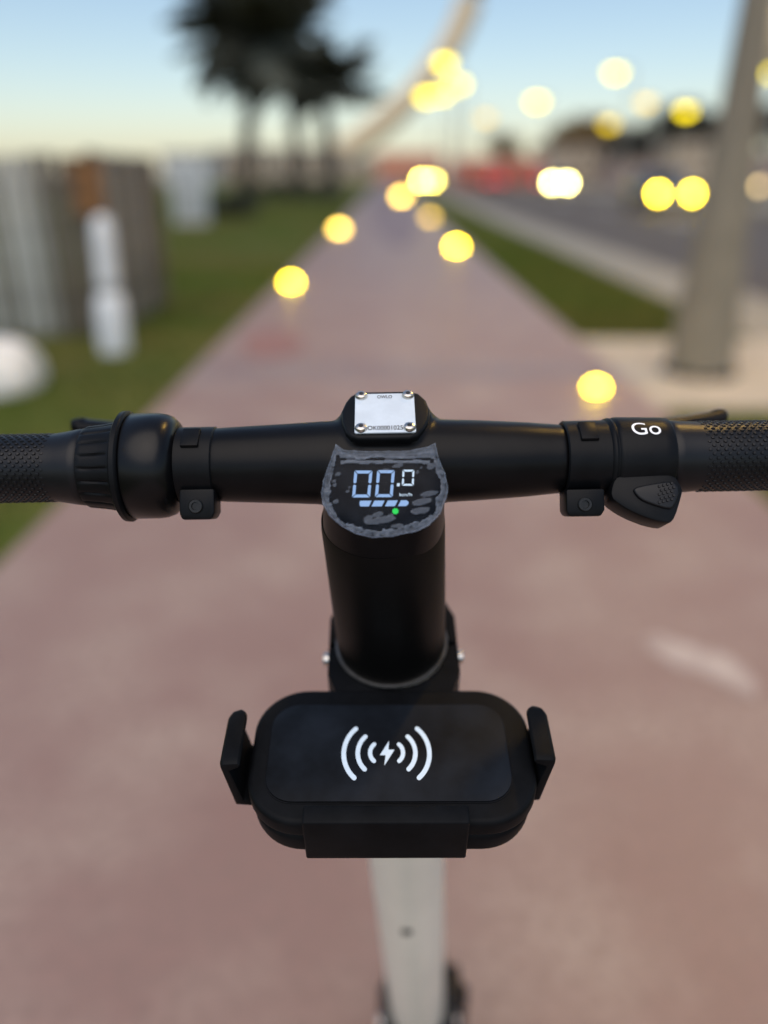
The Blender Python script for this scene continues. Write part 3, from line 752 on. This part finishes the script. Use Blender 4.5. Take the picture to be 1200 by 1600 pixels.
def flat(name, pxs, mat, z=.00035):
    return G().add([(*uv(FD, *p), z) for p in pxs], [tuple(range(len(pxs)))], FD).build(name, mat, disp, 0)
flat('decimal_point', [(620.5, 755.2), (624.8, 755.2), (624.3, 760), (620, 760)], M['ledw'])
c0 = uv(FD, 634, 773); c1 = uv(FD, 624.5, 775.6); c2 = uv(FD, 643.8, 770.4)
letter('km/h', FD, c0[0], c0[1], c2[0] - c1[0], c2[1] - c1[1], .00035, M['ledw'], disp, 'unit_lettering')
for pp in ([(564, 782.5), (580.5, 782.5), (576.5, 791.5), (563.5, 791.5), (562, 789.5), (562, 784)], [(585, 782.5), (601, 782.3), (596.5, 791.3), (580.5, 791.5)], [(606, 782.3), (621.5, 782), (617, 791), (601.5, 791.3)], [(626.5, 782), (635, 781.8), (638.5, 784.5), (638, 788), (634, 791), (621.8, 791)]):
    flat('battery_bar', pp, M['led'])
gp = []
for k in range(32):
    a = 2 * pi * k / 32; rr = 5.4 if (k // 2) % 2 else 4.3
    gp.append((617.8 + rr * cos(a), 799 + rr * .94 * sin(a)))
flat('gear_icon', gp, M['ledg'])

# the plastic film still stuck over the display
def film():
    out = [(525, 695), (537, 704), (575, 706), (640, 705), (667, 699), (680, 693), (686, 719), (695, 740), (700, 762), (698, 776), (688, 803), (671, 821), (651, 831), (612, 839), (582, 841), (556, 835), (534, 823), (516, 808), (505, 790), (502, 772), (505, 752), (511, 735), (518, 715)]
    dense = []
    for i in range(len(out)):
        a, b = out[i], out[(i + 1) % len(out)]; n = max(2, int(math.hypot(b[0] - a[0], b[1] - a[1]) / 1.6))
        for k in range(n):
            t = k / n; jx = noise.noise((a[0] + k * .7, a[1], 3.3)) * .7
            dense.append((a[0] + (b[0] - a[0]) * t + jx, a[1] + (b[1] - a[1]) * t + jx))
    inside = []
    def pin(x, y):
        c = False; j = len(out) - 1
        for i in range(len(out)):
            if (out[i][1] > y) != (out[j][1] > y) and x < (out[j][0] - out[i][0]) * (y - out[i][1]) / (out[j][1] - out[i][1]) + out[i][0]: c = not c
            j = i
        return c
    y = 694.0
    while y < 842:
        x = 500.0
        while x < 702:
            if pin(x, y): inside.append((x, y))
            x += 1.5
        y += 1.4
    P = dense + inside; nd = len(dense)
    def edge(x, y):
        m = 1e9
        for i in range(len(out)):
            a, b = out[i], out[(i + 1) % len(out)]; dx, dy = b[0] - a[0], b[1] - a[1]
            t = max(0, min(1, ((x - a[0]) * dx + (y - a[1]) * dy) / (dx * dx + dy * dy)))
            m = min(m, math.hypot(x - a[0] - t * dx, y - a[1] - t * dy))
        return m
    ell = [(622, 728, 8, 3), (674, 729, 7, 4.5), (671, 771, 12.5, 4), (659, 784, 15, 5), (657, 798, 14.5, 5), (594, 813, 24, 5), (575, 811, 7, 5), (528, 741, 4.5, 2.6), (522, 752, 3, 2), (523, 758, 2.5, 2.5), (525, 784, 5, 3.2), (543, 768, 2.2, 2), (600, 736, 8, 3), (652, 738, 3, 2), (546, 762, 2, 1.5), (620, 822, 9, 3), (590, 804, 8, 4), (658, 731, 2, 2), (610, 806, 4, 3)]
    mask = []; co = []
    for (x, y) in P:
        e = edge(x, y); nz = noise.noise((x * .045, y * .06, .5)); n2 = noise.noise((x * .16, y * .22, 7.5))
        lim = 7 + 6 * nz + 3 * n2 + (7 if x > 680 or x < 520 else 0) * .6 + (2.5 if y > 800 else 0)
        m = max(0, min(1, (lim - e) / 2.0 + .5)) * (.46 + .45 * n2)
        top = abs(y - (714 + 2.5 * nz)) < 2.3 and 530 < x < 676
        if top: m = max(m, .55)
        if abs(y - (722 + 2 * noise.noise((x * .05, 0, 2)))) < 2.6 and 532 < x < 672: m = max(m, .7 + .2 * n2)
        if 704 < y < 711: m = max(m, .5)
        for (cx, cy, a, b) in ell:
            d = ((x - cx + .18 * (y - cy)) / a) ** 2 + ((y - cy + .14 * (x - cx)) / b) ** 2 + .35 * n2
            if d < 1.15: m = max(m, min(1, (1.15 - d) * 5) * (.40 if d < .8 else .58))
        m = max(m, .025 + .03 * nz)
        if e < 1.7 or abs(e - lim) < .9: m = max(m, .80 + .3 * n2)
        h = .0012 + .0005 * m + .00025 * n2 * m + (max(0, 3 - e) * .0002)
        mask.append(m); co.append((*uv(FD, x, y, .001), h))
    r = delaunay_2d_cdt([V(p) for p in P], [(i, (i + 1) % nd) for i in range(nd)], [], 1, .0001)
    g = G(); idx = r[3]
    g.add([co[idx[i][0]] if idx[i] else (*uv(FD, *r[0][i]), .0012) for i in range(len(r[0]))], [tuple(f) for f in r[2]], FD)
    o = g.build('protective_film', None, disp, 180)
    at = o.data.color_attributes.new('lift', 'FLOAT_COLOR', 'POINT')
    for i in range(len(r[0])):
        m = mask[idx[i][0]] if idx[i] else .5; at.data[i].color = (m, m, m, 1)
    m = bpy.data.materials.new('clear_plastic_film'); m.use_nodes = True; t = m.node_tree; t.nodes.clear()
    outn = t.nodes.new('ShaderNodeOutputMaterial'); mx = t.nodes.new('ShaderNodeMixShader'); tr = t.nodes.new('ShaderNodeBsdfTransparent')
    pr = t.nodes.new('ShaderNodeBsdfPrincipled'); pr.inputs['Base Color'].default_value = (.34, .40, .50, 1); pr.inputs['Roughness'].default_value = .22
    nzn = t.nodes.new('ShaderNodeTexNoise'); nzn.inputs['Scale'].default_value = 260; tc = t.nodes.new('ShaderNodeTexCoord')
    bp = t.nodes.new('ShaderNodeBump'); bp.inputs['Strength'].default_value = .5; bp.inputs['Distance'].default_value = .0012
    t.links.new(tc.outputs['Object'], nzn.inputs['Vector']); t.links.new(nzn.outputs['Fac'], bp.inputs['Height']); t.links.new(bp.outputs['Normal'], pr.inputs['Normal'])
    a = t.nodes.new('ShaderNodeVertexColor'); a.layer_name = 'lift'
    mr = t.nodes.new('ShaderNodeMapRange'); mr.inputs['To Min'].default_value = .0; mr.inputs['To Max'].default_value = .42
    t.links.new(a.outputs['Color'], mr.inputs['Value']); t.links.new(mr.outputs['Result'], mx.inputs['Fac'])
    t.links.new(tr.outputs[0], mx.inputs[1]); t.links.new(pr.outputs[0], mx.inputs[2]); t.links.new(mx.outputs[0], outn.inputs[0])
    o.data.materials.append(m)
    o['label'] = 'bubbly clear film peeling at its edges'
film()

# lever clamps
def clamp(c0_, c1_, r, lug0, lug1, lugb, label):
    a, b = bx(c0_), bx(c1_); r = r * MMPX
    c = G().lathe([(a, r * .86), (a, r * .96), (a + .0006, r), (b - .0006, r), (b, r * .96), (b, r * .86)], FB, 56).build('lever_clamp', M['blackplastic'], scooter)
    Fc = frame(B, XB, DISN)
    # lug under the bar, towards the rider
    l0, l1 = bx(lug0), bx(lug1)
    def pt(px, py, d): return FB.inverted() @ atd(px, py, d)
    top = pt((lug0 + lug1) / 2, 768, .372); bot = pt((lug0 + lug1) / 2, lugb, .372)
    Fl = frame(atd((lug0 + lug1) / 2, (768 + lugb) / 2, .370), XB, ray((lug0 + lug1) / 2, 790) * -1)
    hw = (lug1 - lug0) / 2 * .370 / FPX; hh = (lugb - 760) / 2 * .370 / FPX
    G().prism([(-hw, hh), (hw, hh), (hw, -hh * .55), (hw * .80, -hh), (-hw * .86, -hh), (-hw, -hh * .6)], -.014, .0015, Fl, .0012, 2).build('clamp_lug', M['blackplastic'], c)
    Ms = Fl @ Matrix.Translation((-hw * .05, -hh * .12, .0013)) @ Matrix.Rotation(-pi / 2, 4, 'Y')
    s_ = G().lathe([(0, .0034), (.0010, .0034), (.0014, .0030), (.0014, .0019), (.0004, .0018)], Ms, 24).build('clamp_screw', M['darksteel'], c)
    # notch plate on top
    ang = R(103)
    for k, (w_, h_, rr, mt) in enumerate(((.0042, .0036, r * 1.0, 'blackplastic'), )):
        Mn = FB @ Matrix.Translation((( a + b) / 2 - .001, 0, 0)) @ Matrix.Rotation(R(-28 + 90 - 90), 4, 'X') @ Matrix.Rotation(R(36), 4, 'X')
        Mn = FB @ Matrix.Translation(((a + b) / 2 - .0008, 0, 0)) @ Matrix.Rotation(R(8), 4, 'X')
        G().box(-w_, w_, -.0058, .0058, rr - .0012, rr + .0009, Mn, .0006).build('clamp_hook', M[mt], c)
    if label: c['label'] = label
    return c
cl = clamp(268, 329, 59.5, 281, 336, 808, None)
cr_ = clamp(890, 962, 59.0, 884, 944, 803, None)

# brake levers, on the far side of the bar
def lever(pts, parent):
    g = G(); P = [atd(*p) for p in pts]
    g.tube(P, [(.009, .010), (.008, .007), (.0062, .0036), (.006, .0033), (.0062, .0034), (.0064, .0042)][:len(P)], 14).build('brake_lever', M['alloy'], parent)
    e = P[-1]
    Me = frame(e, XB, V((0, 0, 1))); g = G(); g.lathe([(-.006, .0034), (-.003, .0044), (.001, .0046), (.0026, .0036), (.0032, .001)], Me, 18); g.build('lever_tip', M['alloy'], parent)
lever([(925, 715, .398), (948, 680, .425), (1000, 668, .440), (1060, 660, .446), (1105, 653, .449), (1126, 650, .450)], cr_)
lever([(297, 722, .398), (265, 688, .425), (225, 676, .440), (180, 668, .446), (140, 665, .449), (130, 665, .450)], cl)

# bell with twist ring
bell = G().lathe([(bx(x), r * MMPX) for x, r in ((192, 60), (192, 80.5), (194, 82), (232, 82), (246, 80.5), (257, 76.5), (265, 69), (269, 60), (270, 52), (268, 44))], FB, 72).build('bell', M['gloss'], scooter, 50)
G().lathe([(bx(x), r * MMPX) for x, r in ((177, 70), (177, 82), (180, 86), (187, 86.5), (190, 84), (191, 79), (191, 60))], FB, 72).build('bell_flange', M['blackplastic'], bell, 40)
def twist():
    g = G(); n = 40; rows = ((117, 58, 0), (119, 62, 0), (122, 63.5, .4), (128, 64, 1), (150, 66.5, 1), (168, 69.5, 1), (173, 71, .2), (177, 72, 0))
    vs = []; fs = []; K = n * 4
    for (x, r, d) in rows:
        for k in range(K):
            a = 2 * pi * k / K; gr = -2.6 * d if k % 8 == 0 else (-.4 * d if k % 8 in (1, 7) else 0)
            vs.append((bx(x), (r + gr) * MMPX * cos(a), (r + gr) * MMPX * sin(a)))
    for i in range(len(rows) - 1):
        for k in range(K):
            k2 = (k + 1) % K; fs.append((i * K + k, i * K + k2, (i + 1) * K + k2, (i + 1) * K + k))
    g.add(vs, fs, FB); g.build('twist_ring', M['blackplastic'], bell, 30)
twist()

# grips
def grip(x_in, x_out, r_in, r, sgn, studs_from):
    xs = [x_in, x_in + sgn * 4, x_in + sgn * 14, x_in + sgn * 32, x_in + sgn * 60, x_out - sgn * 6, x_out - sgn * 2, x_out]
    rr = [r_in - 2, r_in, r_in - 1.0, (r_in + r) / 2, r, r, r - 2, r - 8]
    pr = [(bx(a), b * MMPX) for a, b in zip(xs, rr)]
    if sgn < 0: pr = pr[::-1]
    o = G().lathe(pr, FB, 64).build('grip', M['rubber'], scooter, 50)
    g = G(); step = 12.5; rows = 26; k = 0; x = studs_from
    while (x - x_out) * sgn < -10:
        for j in range(rows):
            a = 2 * pi * (j + .5 * (k % 2)) / rows
            Ms = FB @ Matrix.Translation((bx(x), 0, 0)) @ Matrix.Rotation(a, 4, 'X') @ Matrix.Translation((0, 0, r * MMPX - .0002))
            h = .0009
            ring = [(.00125 * cos(2 * pi * i / 6), .0010 * sin(2 * pi * i / 6), 0) for i in range(6)]; rt = [(p[0] * .72, p[1] * .72, h * .8) for p in ring]
            g.add(ring + rt + [(0, 0, h)], [(i, (i + 1) % 6, 6 + (i + 1) % 6, 6 + i) for i in range(6)] + [(6 + i, 6 + (i + 1) % 6, 12) for i in range(6)], Ms)
        x += sgn * step * .5; k += 1
    s_ = g.build('grip_studs', M['rubber'], o, 40); s_['kind'] = 'stuff'
    G().lathe([(bx(x_out) + sgn * t, q * MMPX) for t, q in ((0, 46), (.002, 46), (.004, 40), (.0045, 10))], FB, 32).build('bar_end_cap', M['blackplastic'], o)
grip(117, -255, 60, 52.0, -1, 62)
grip(1059, 1430, 57.5, 53.5, 1, 1112)

# throttle housing with "Go" and thumb paddle
thr = G().lathe([(bx(x), r * MMPX) for x, r in ((957, 50), (957, 58), (960, 61.5), (964, 62.5), (967, 60.5), (969, 60.5), (971, 62.5), (976, 63.5), (1040, 62.0), (1056, 61.2), (1059, 59), (1059, 50))], FB, 72).build('throttle', M['blackplastic'], scooter, 40)
def go():
    vs, fs = text_mesh('Go', .004); g = G()
    # position by angle round the housing: find the angle whose image row is py
    r = 62.9 * MMPX + .00015
    bm = bmesh.new(); b = [bm.verts.new((v[0], v[1], 0)) for v in vs]
    for f in fs:
        try: bm.faces.new([b[i] for i in f])
        except ValueError: pass
    bmesh.ops.triangulate(bm, faces=bm.faces)
    bmesh.ops.subdivide_edges(bm, edges=bm.edges, cuts=1, use_grid_fill=True)
    bm.verts.index_update()
    def row(a, x=bx(1012)):
        P = FB @ V((x, -r * cos(a), r * sin(a))); q = cam_inv @ P; return 800 - FPX * q.y / -q.z
    def ang(py):
        lo, hi = R(30), R(125)
        # rows fall as the angle rises up to the crest
        for _ in range(40):
            m = (lo + hi) / 2
            if row(m) > py: lo = m
            else: hi = m
        return (lo + hi) / 2
    a1, a0 = ang(660.5), ang(679)
    x0, x1 = bx(990.5), bx(1035.5)
    out = [(x0 + (x1 - x0) * v.co.x, -r * cos(a0 + (a1 - a0) * v.co.y), r * sin(a0 + (a1 - a0) * v.co.y)) for v in bm.verts]
    g.add(out, [tuple(v.index for v in f.verts) for f in bm.faces], FB); bm.free()
    g.build('lettering', M['whiteprint'], thr, 0)
cam_inv = (Matrix.Translation((0, 0, CAMH)) @ cam.rotation_euler.to_matrix().to_4x4()).inverted()
go()
FT = frame(atd(1015, 778, .366), XB, (ray(1015, 778) * -1).normalized() + V((0, 0, .25)))
po = smooth_loop([uv(FT, *p) for p in ((966, 742), (1015, 737), (1054, 740), (1068, 763), (1066, 775), (1056, 808), (1048, 817), (1034, 816), (1012, 810), (986, 799), (966, 787), (954, 776), (957, 755))], 1)
G().prism(po, -.016, 0, FT, .0014, 2).build('paddle_housing', M['blackplastic'], thr)
pi_ = smooth_loop([uv(FT, *p) for p in ((988, 763), (1015, 757), (1050, 752), (1062, 765), (1052, 793), (1044, 797), (1014, 788), (999, 781), (990, 771))], 1)
pad2 = G().prism(pi_, -.001, .0016, FT, .0009, 3).build('thumb_paddle', M['rubber'], thr)
g = G()
for i in range(5):
    for j in range(4):
        px_, py_ = 1030 + j * 6.5 + (i % 2) * 3.2, 760 + i * 6.3 - j * 1.6
        if px_ > 1056 - max(0, py_ - 765) * .3: continue
        q = uv(FT, px_, py_, .0016)
        ring = [(q[0] + .0008 * cos(2 * pi * k / 8), q[1] + .0008 * sin(2 * pi * k / 8), .00155) for k in range(8)]; rt = [(q[0] + .00055 * cos(2 * pi * k / 8), q[1] + .00055 * sin(2 * pi * k / 8), .0021) for k in range(8)]
        g.add(ring + rt, [(k, (k + 1) % 8, 8 + (k + 1) % 8, 8 + k) for k in range(8)] + [tuple(range(8, 16))], FT)
s_ = g.build('paddle_studs', M['rubber'], pad2, 40); s_['kind'] = 'stuff'

# stem
t_rim = .1135
G().lathe([(-t_rim, .0290), (-t_rim, .0302), (-t_rim + .002, .0305), (-.024, .0304), (-.019, .0300)], ST, 72).build('stem_sleeve', M['tube'], scooter, 40)
G().lathe([(-t_rim - .0022, .0290), (-t_rim - .0022, .0313), (-t_rim - .0012, .0318), (-t_rim - .0002, .0315), (-t_rim - .0002, .0290)], ST, 72).build('sleeve_rim', nmat('worn_aluminium_edge', (.20, .195, .19), .4, .5, .2, 120, metal=.8), scooter, 40)
pole_end = .742
polo = G().lathe([(-pole_end, .0284), (-pole_end + .004, .0290), (-.46, .0292), (-.452, .0294), (-t_rim - .002, .0294)], ST, 64).build('stem_pole', M['creampaint'], scooter, 40)
Msc = frame(atd(632, 1402, .665), XB, ray(632, 1402) * -1)
_ps = SB + S * .448
_nn = (CAM - _ps); _nn = (_nn - S * _nn.dot(S)).normalized()
Mp = frame(_ps + _nn * .0292, -S, _nn) @ Matrix.Translation((0, .004, 0)) @ Matrix.Rotation(-pi / 2, 4, 'Y')
G().lathe([(-.001, .0045), (.0012, .0045), (.0016, .003), (.0008, .002)], Mp, 16).build('pole_screw', M['darksteel'], polo)
# joint, neck, fork, wheels, deck
G().lathe([(-pole_end - .075, .030), (-pole_end - .07, .036), (-pole_end - .022, .0365), (-pole_end - .012, .034), (-pole_end + .004, .0335), (-pole_end + .006, .0295)], ST, 48).build('fold_collar', M['blackplastic'], scooter)
jc = SB + S * (pole_end + .035)
Fj = frame(jc, XB, -S)
for sg in (-1, 1):
    G().box(.034 * sg - .006, .034 * sg + .006, -.022, .03, -.06, .045, Fj, .004).build('fold_bracket', M['darksteel'], scooter)
    G().lathe([(.040 * sg, .008), (.044 * sg, .008), (.046 * sg, .004)], Fj, 16).build('fold_bolt', M['steel'], scooter)
wc = SB + S * ((SB.z - .108) / -S.z) + V((0, .045, 0))
neck0 = SB + S * (pole_end + .07); crown = wc + V((0, -.02, .145))
G().tube([neck0, neck0.lerp(crown, .6), crown], [.028, .026, .026], 24).build('head_tube', M['blackplastic'], scooter)
G().box(-.048, .048, -.03, .03, -.012, .014, Matrix.Translation(crown), .006).build('fork_crown', M['blackplastic'], scooter)
for sg in (-1, 1):
    G().tube([crown + V((.042 * sg, 0, 0)), wc + V((.042 * sg, -.004, .04)), wc + V((.042 * sg, 0, 0))], [(.012, .016), (.010, .016), (.010, .018)], 14).build('fork_leg', M['blackplastic'], scooter)
def wheel(c, r):
    Mw = frame(c, (1, 0, 0), (0, 0, 1))
    o = G().lathe([(-.022, r * .62), (-.026, r * .75), (-.024, r * .9), (-.014, r * .985), (0, r), (.014, r * .985), (.024, r * .9), (.026, r * .75), (.022, r * .62)], Mw, 48, cap=False).build('wheel', M['tyre'], scooter)
    G().lathe([(-.020, r * .15), (-.018, r * .55), (-.022, r * .64), (.022, r * .64), (.018, r * .55), (.020, r * .15)], Mw, 32).build('rim', M['blackplastic'], o)
    G().lathe([(-.05, .008), (.05, .008)], Mw, 12).build('axle', M['steel'], o)
wheel(wc, .108)
def fender(c, r, a0, a1, wd):
    n = 16; vs = []; fs = []
    for i in range(n + 1):
        a = R(a0 + (a1 - a0) * i / n)
        for (sx, dr) in ((-wd, -.014), (-wd * .75, .0), (0, .004), (wd * .75, .0), (wd, -.014), (wd * .9, -.016), (0, 0), (-wd * .9, -.016)):
            vs.append((c.x + sx, c.y + (r + dr) * cos(a), c.z + (r + dr) * sin(a)))
    for i in range(n):
        for k in range(8):
            k2 = (k + 1) % 8; fs.append((i * 8 + k, i * 8 + k2, (i + 1) * 8 + k2, (i + 1) * 8 + k))
    G().add(vs, fs).build('mudguard', M['blackplastic'], scooter, 50)
fender(wc, .122, 30, 165, .036)
dz = .135; dy1 = neck0.y - .01; dy0 = dy1 - .78
G().tube([neck0 + S * -.01, V((wc.x, dy1 - .02, .23)), V((wc.x, dy1 - .10, .15)), V((wc.x, dy1 - .20, dz))], [(.03, .03), (.032, .034), (.05, .03), (.075, .022)], 20).build('frame_neck', M['blackplastic'], scooter)
Fdk = Matrix.Translation((wc.x, 0, 0))
G().prism(rrect(-.085, .085, dy0, dy1 - .12, .04), dz - .045, dz + .02, Fdk, .008, 2).build('deck', M['blackplastic'], scooter)
G().prism(rrect(-.072, .072, dy0 + .05, dy1 - .16, .03), dz + .0205, dz + .0245, Fdk, .001, 1).build('deck_mat', M['rubber'], scooter)
rc = V((wc.x, dy0 - .06, .108)); wheel(rc, .108); fender(rc, .122, 20, 150, .036)
for sg in (-1, 1): G().box(wc.x + .040 * sg - .005, wc.x + .040 * sg + .005, dy0 - .085, dy0 + .06, .095, .13, None, .003).build('rear_bracket', M['darksteel'], scooter)
G().tube([(wc.x - .07, dy0 + .35, dz - .03), (wc.x - .15, dy0 + .36, .06), (wc.x - .20, dy0 + .37, .007)], [.009, .008, .009], 10).build('kickstand', M['darksteel'], scooter)

# ================================================================== PHONE CHARGER MOUNT
CO = atd(611, 1186, .389)
CN = V((0, -cos(R(76)), sin(R(76))))
FC = frame(CO, V((1, .004, .003)), CN)
ch = empty('phone_charger', tuple(CO)); 
tag(ch, 'black wireless phone charger cradle with white symbol, clamped to the scooter stem', 'phone charger')
vT = uv(FC, 611, 1076)[1]; vB = uv(FC, 611, 1287)[1]; uL = uv(FC, 387, 1210)[0]; uR = uv(FC, 839, 1210)[0]
face = rrect(uL, uR, vB, vT, .0265, 12)
G().prism(face, -.0115, 0, FC, .0030, 4).build('front_shell', M['charger'], ch, 50)
G().prism(rrect(uL + .001, uR - .001, vB + .0008, vT - .0008, .026, 12), -.027, -.0122, FC, .0040, 4, -.015).build('back_shell', M['charger'], ch, 50)
G().prism(rrect(uL + .003, uR - .003, vB + .003, vT - .003, .024, 10), -.0135, -.0105, FC).build('seam', M['gloss'], ch, 50)
a_ = uv(FC, 420, 1180)[0]; b_ = uv(FC, 794, 1180)[0]; t_ = uv(FC, 611, 1103)[1]; d_ = uv(FC, 611, 1254)[1]
G().prism(rrect(a_ - .0007, b_ + .0007, d_ - .0007, t_ + .0007, .0147, 10), .0001, .00035, FC).build('panel_groove', M['gloss'], ch)
pan = G().prism(rrect(a_, b_, d_, t_, .014, 10), .0004, .0011, FC, .0003, 2).build('panel', M['panel'], ch, 40)
# symbol
sc_ = uv(FC, 604, 1176, .0012); kx = (uv(FC, 674, 1176, .0012)[0] - uv(FC, 534, 1176, .0012)[0]) / 140.0; ky = (uv(FC, 604, 1133, .0012)[1] - uv(FC, 604, 1218, .0012)[1]) / 85.0
def arc(px, hh, sag, th, sgn):
    """px: outermost pixel offset of the arc, hh: half height, sag: how far it bows"""
    n = 18; o = []; i_ = []
    rad = (hh * hh + sag * sag) / (2 * sag); a = math.asin(min(1, hh / rad)); cx = px - rad
    pts = [(cx + rad * cos(-a + 2 * a * k / n), rad * sin(-a + 2 * a * k / n)) for k in range(n + 1)]
    L1 = [((rad) * cos(-a + 2 * a * k / n) + cx, rad * sin(-a + 2 * a * k / n)) for k in range(n + 1)]
    L2 = [((rad - th) * cos(-a + 2 * a * k / n) + cx, (rad - th) * sin(-a + 2 * a * k / n)) for k in range(n + 1)]
    def cap(p, q):
        m = ((p[0] + q[0]) / 2, (p[1] + q[1]) / 2); v = ((p[0] - m[0]), (p[1] - m[1])); s = 1
        return [(m[0] + v[0] * cos(t) - v[1] * sin(t), m[1] + v[0] * sin(t) + v[1] * cos(t)) for t in [pi * k / 6 for k in range(1, 6)]]
    poly = L1 + cap(L1[-1], L2[-1]) + L2[::-1] + cap(L2[0], L1[0])
    vs = [(sc_[0] + sgn * x * kx, sc_[1] + y * ky, .00125) for x, y in poly]
    nn = len(poly); m1 = len(L1)
    fs = []
    c1 = cap(L1[-1], L2[-1])
    for k in range(m1 - 1): fs.append((k, k + 1, nn - 5 - 1 - (k + 1), nn - 5 - 1 - k))
    fs.append((m1 - 1, *range(m1, m1 + 5), m1 + 5)); fs.append((nn - 6, *range(nn - 5, nn), 0))
    G().add(vs, fs, FC).build('symbol_arc', M['glowsym'], pan, 0)
for sgn in (-1, 1):
    arc(70.5, 41, 19, 7.2, sgn); arc(48.5, 28, 12.5, 7, sgn); arc(29, 15.5, 7.5, 6.5, sgn)
bolt = [(4, 18.5), (-10.5, -4), (-1.5, -4), (-3.5, -20), (12.5, 4.5), (3, 4.5)]
G().add([(sc_[0] + x * kx, sc_[1] + y * ky, .00125) for x, y in bolt], [(0, 1, 2, 5), (2, 3, 4, 5)], FC).build('symbol_bolt', M['glowsym'], pan, 0)
# side claws
def claw(sgn):
    hw = .0135
    tp = (365, 1106, 344, 1194, 385) if sgn < 0 else (847, 1100, 867, 1187, 824)
    v1 = uv(FC, tp[0], tp[1], hw)[1]; v0 = uv(FC, tp[2], tp[3], hw)[1]; uo = abs(uv(FC, tp[2], tp[3], hw)[0]); ui = abs(uv(FC, tp[4], tp[1] + 25, hw)[0])
    uo2 = abs(uv(FC, tp[0], tp[1], hw)[0]) - .001
    uo = (uo + uo2) / 2 + .002
    ui = min(ui, uo - .0075)
    prof = [(uo, hw - .002), (uo - .0015, hw), (ui + .0012, hw + .0006), (ui, hw - .0006), (ui + .0012, hw - .0022), (uo - .0042, hw - .005), (uo - .0055, .002), (uo - .0085, -.016), (uo - .016, -.0185), (uo - .016, -.0205), (uo - .0045, -.0190)]
    vs = []; fs = []; n = len(prof); rows = []
    m = 16; uc = (uo + ui) / 2
    for j in range(m + 1):
        s = j / m; v_ = v0 + (v1 - v0) * s
        end = 0
        dx = .0006 if j in (0, m) else 0
        e_ = max(0, (s - .80) / .20); q = max(.25, math.sqrt(max(0, 1 - e_ * e_)))
        for i, (u_, w_) in enumerate(prof):
            if i <= 5: u_ = uc + (u_ - uc) * q; w_ = w_ - .0015 * (1 - q)
            vs.append((sgn * (u_ - dx if i in (0, 1) else u_), v_, w_ - dx))
    for j in range(m):
        for i in range(n):
            i2 = (i + 1) % n; fs.append((j * n + i, j * n + i2, (j + 1) * n + i2, (j + 1) * n + i))
    fs.append(tuple(range(n - 1, -1, -1))); fs.append(tuple(m * n + i for i in range(n)))
    vs, fs = bevelled(vs, fs, .0007, 2, 45)
    G().add(vs, fs, FC).build('claw', M['charger'], ch, 45)
claw(-1); claw(1)
# bottom ledge
hl = .010
la = uv(FC, 473, 1262, hl)[0]; lb = uv(FC, 733, 1262, hl)[0]; lv1 = uv(FC, 605, 1257, hl)[1]; lv0 = uv(FC, 605, 1285, hl)[1]
lo = -.0225
g = G(); Fs = FC @ Matrix(((0, 0, 1, 0), (1, 0, 0, 0), (0, 1, 0, 0), (0, 0, 0, 1)))
g.prism([(lv1, hl), (lv0, hl - .0008), (lv0 + .001, lo), (vB + .012, lo - .001), (vB + .012, lo + .003), (vB - .0004, lo + .004), (vB - .0004, .0006), (lv1 - .0015, .0006)], la, lb, Fs, .0011, 3)
g.build('ledge', M['charger'], ch, 45)
# arm and stem clamp
arm0 = FC @ V((0, .012, -.027)); sp = SB + S * (t_rim + .026)
arm1 = sp + _nn * .034
G().tube([arm0, arm0.lerp(arm1, .5) + V((0, 0, -.004)), arm1], [.013, .011, .014], 20).build('arm', M['charger'], ch)
G().lathe([(-.016, .020), (-.006, .022), (.0, .021), (.002, .016)], frame(arm0, CN, (1, 0, 0)), 28).build('ball_collar', M['charger'], ch)
Fk = frame(sp, XB, -S)
g = G()
for sg in (-1, 1):
    n = 14; vs = []
    o = [(.0305 * cos(R(a)), .0305 * sin(R(a)) * sg) for a in [4 + 172 * k / n for k in range(n + 1)]]
    i_ = [(.0365, .0011 * sg), (.0365, .020 * sg), (.030, .036 * sg), (-.030, .036 * sg), (-.0365, .020 * sg), (-.0365, .0011 * sg)]
    poly = i_ + o[::-1]
    gg = G().prism(poly, -.022, .0225, Fk); gg.build('clamp_half', M['charger'], ch, 30)
    Mb = Fk @ Matrix.Translation((sg * .0365, 0, .010))
    G().lathe([(-.002, .0042), (sg * .0 + .0001, .0042), (.0036, .0038), (.0042, .002)] if sg > 0 else [(-.0042, .002), (-.0036, .0038), (-.0001, .0042), (.002, .0042)], Mb, 18).build('clamp_bolt', M['steel'], ch)
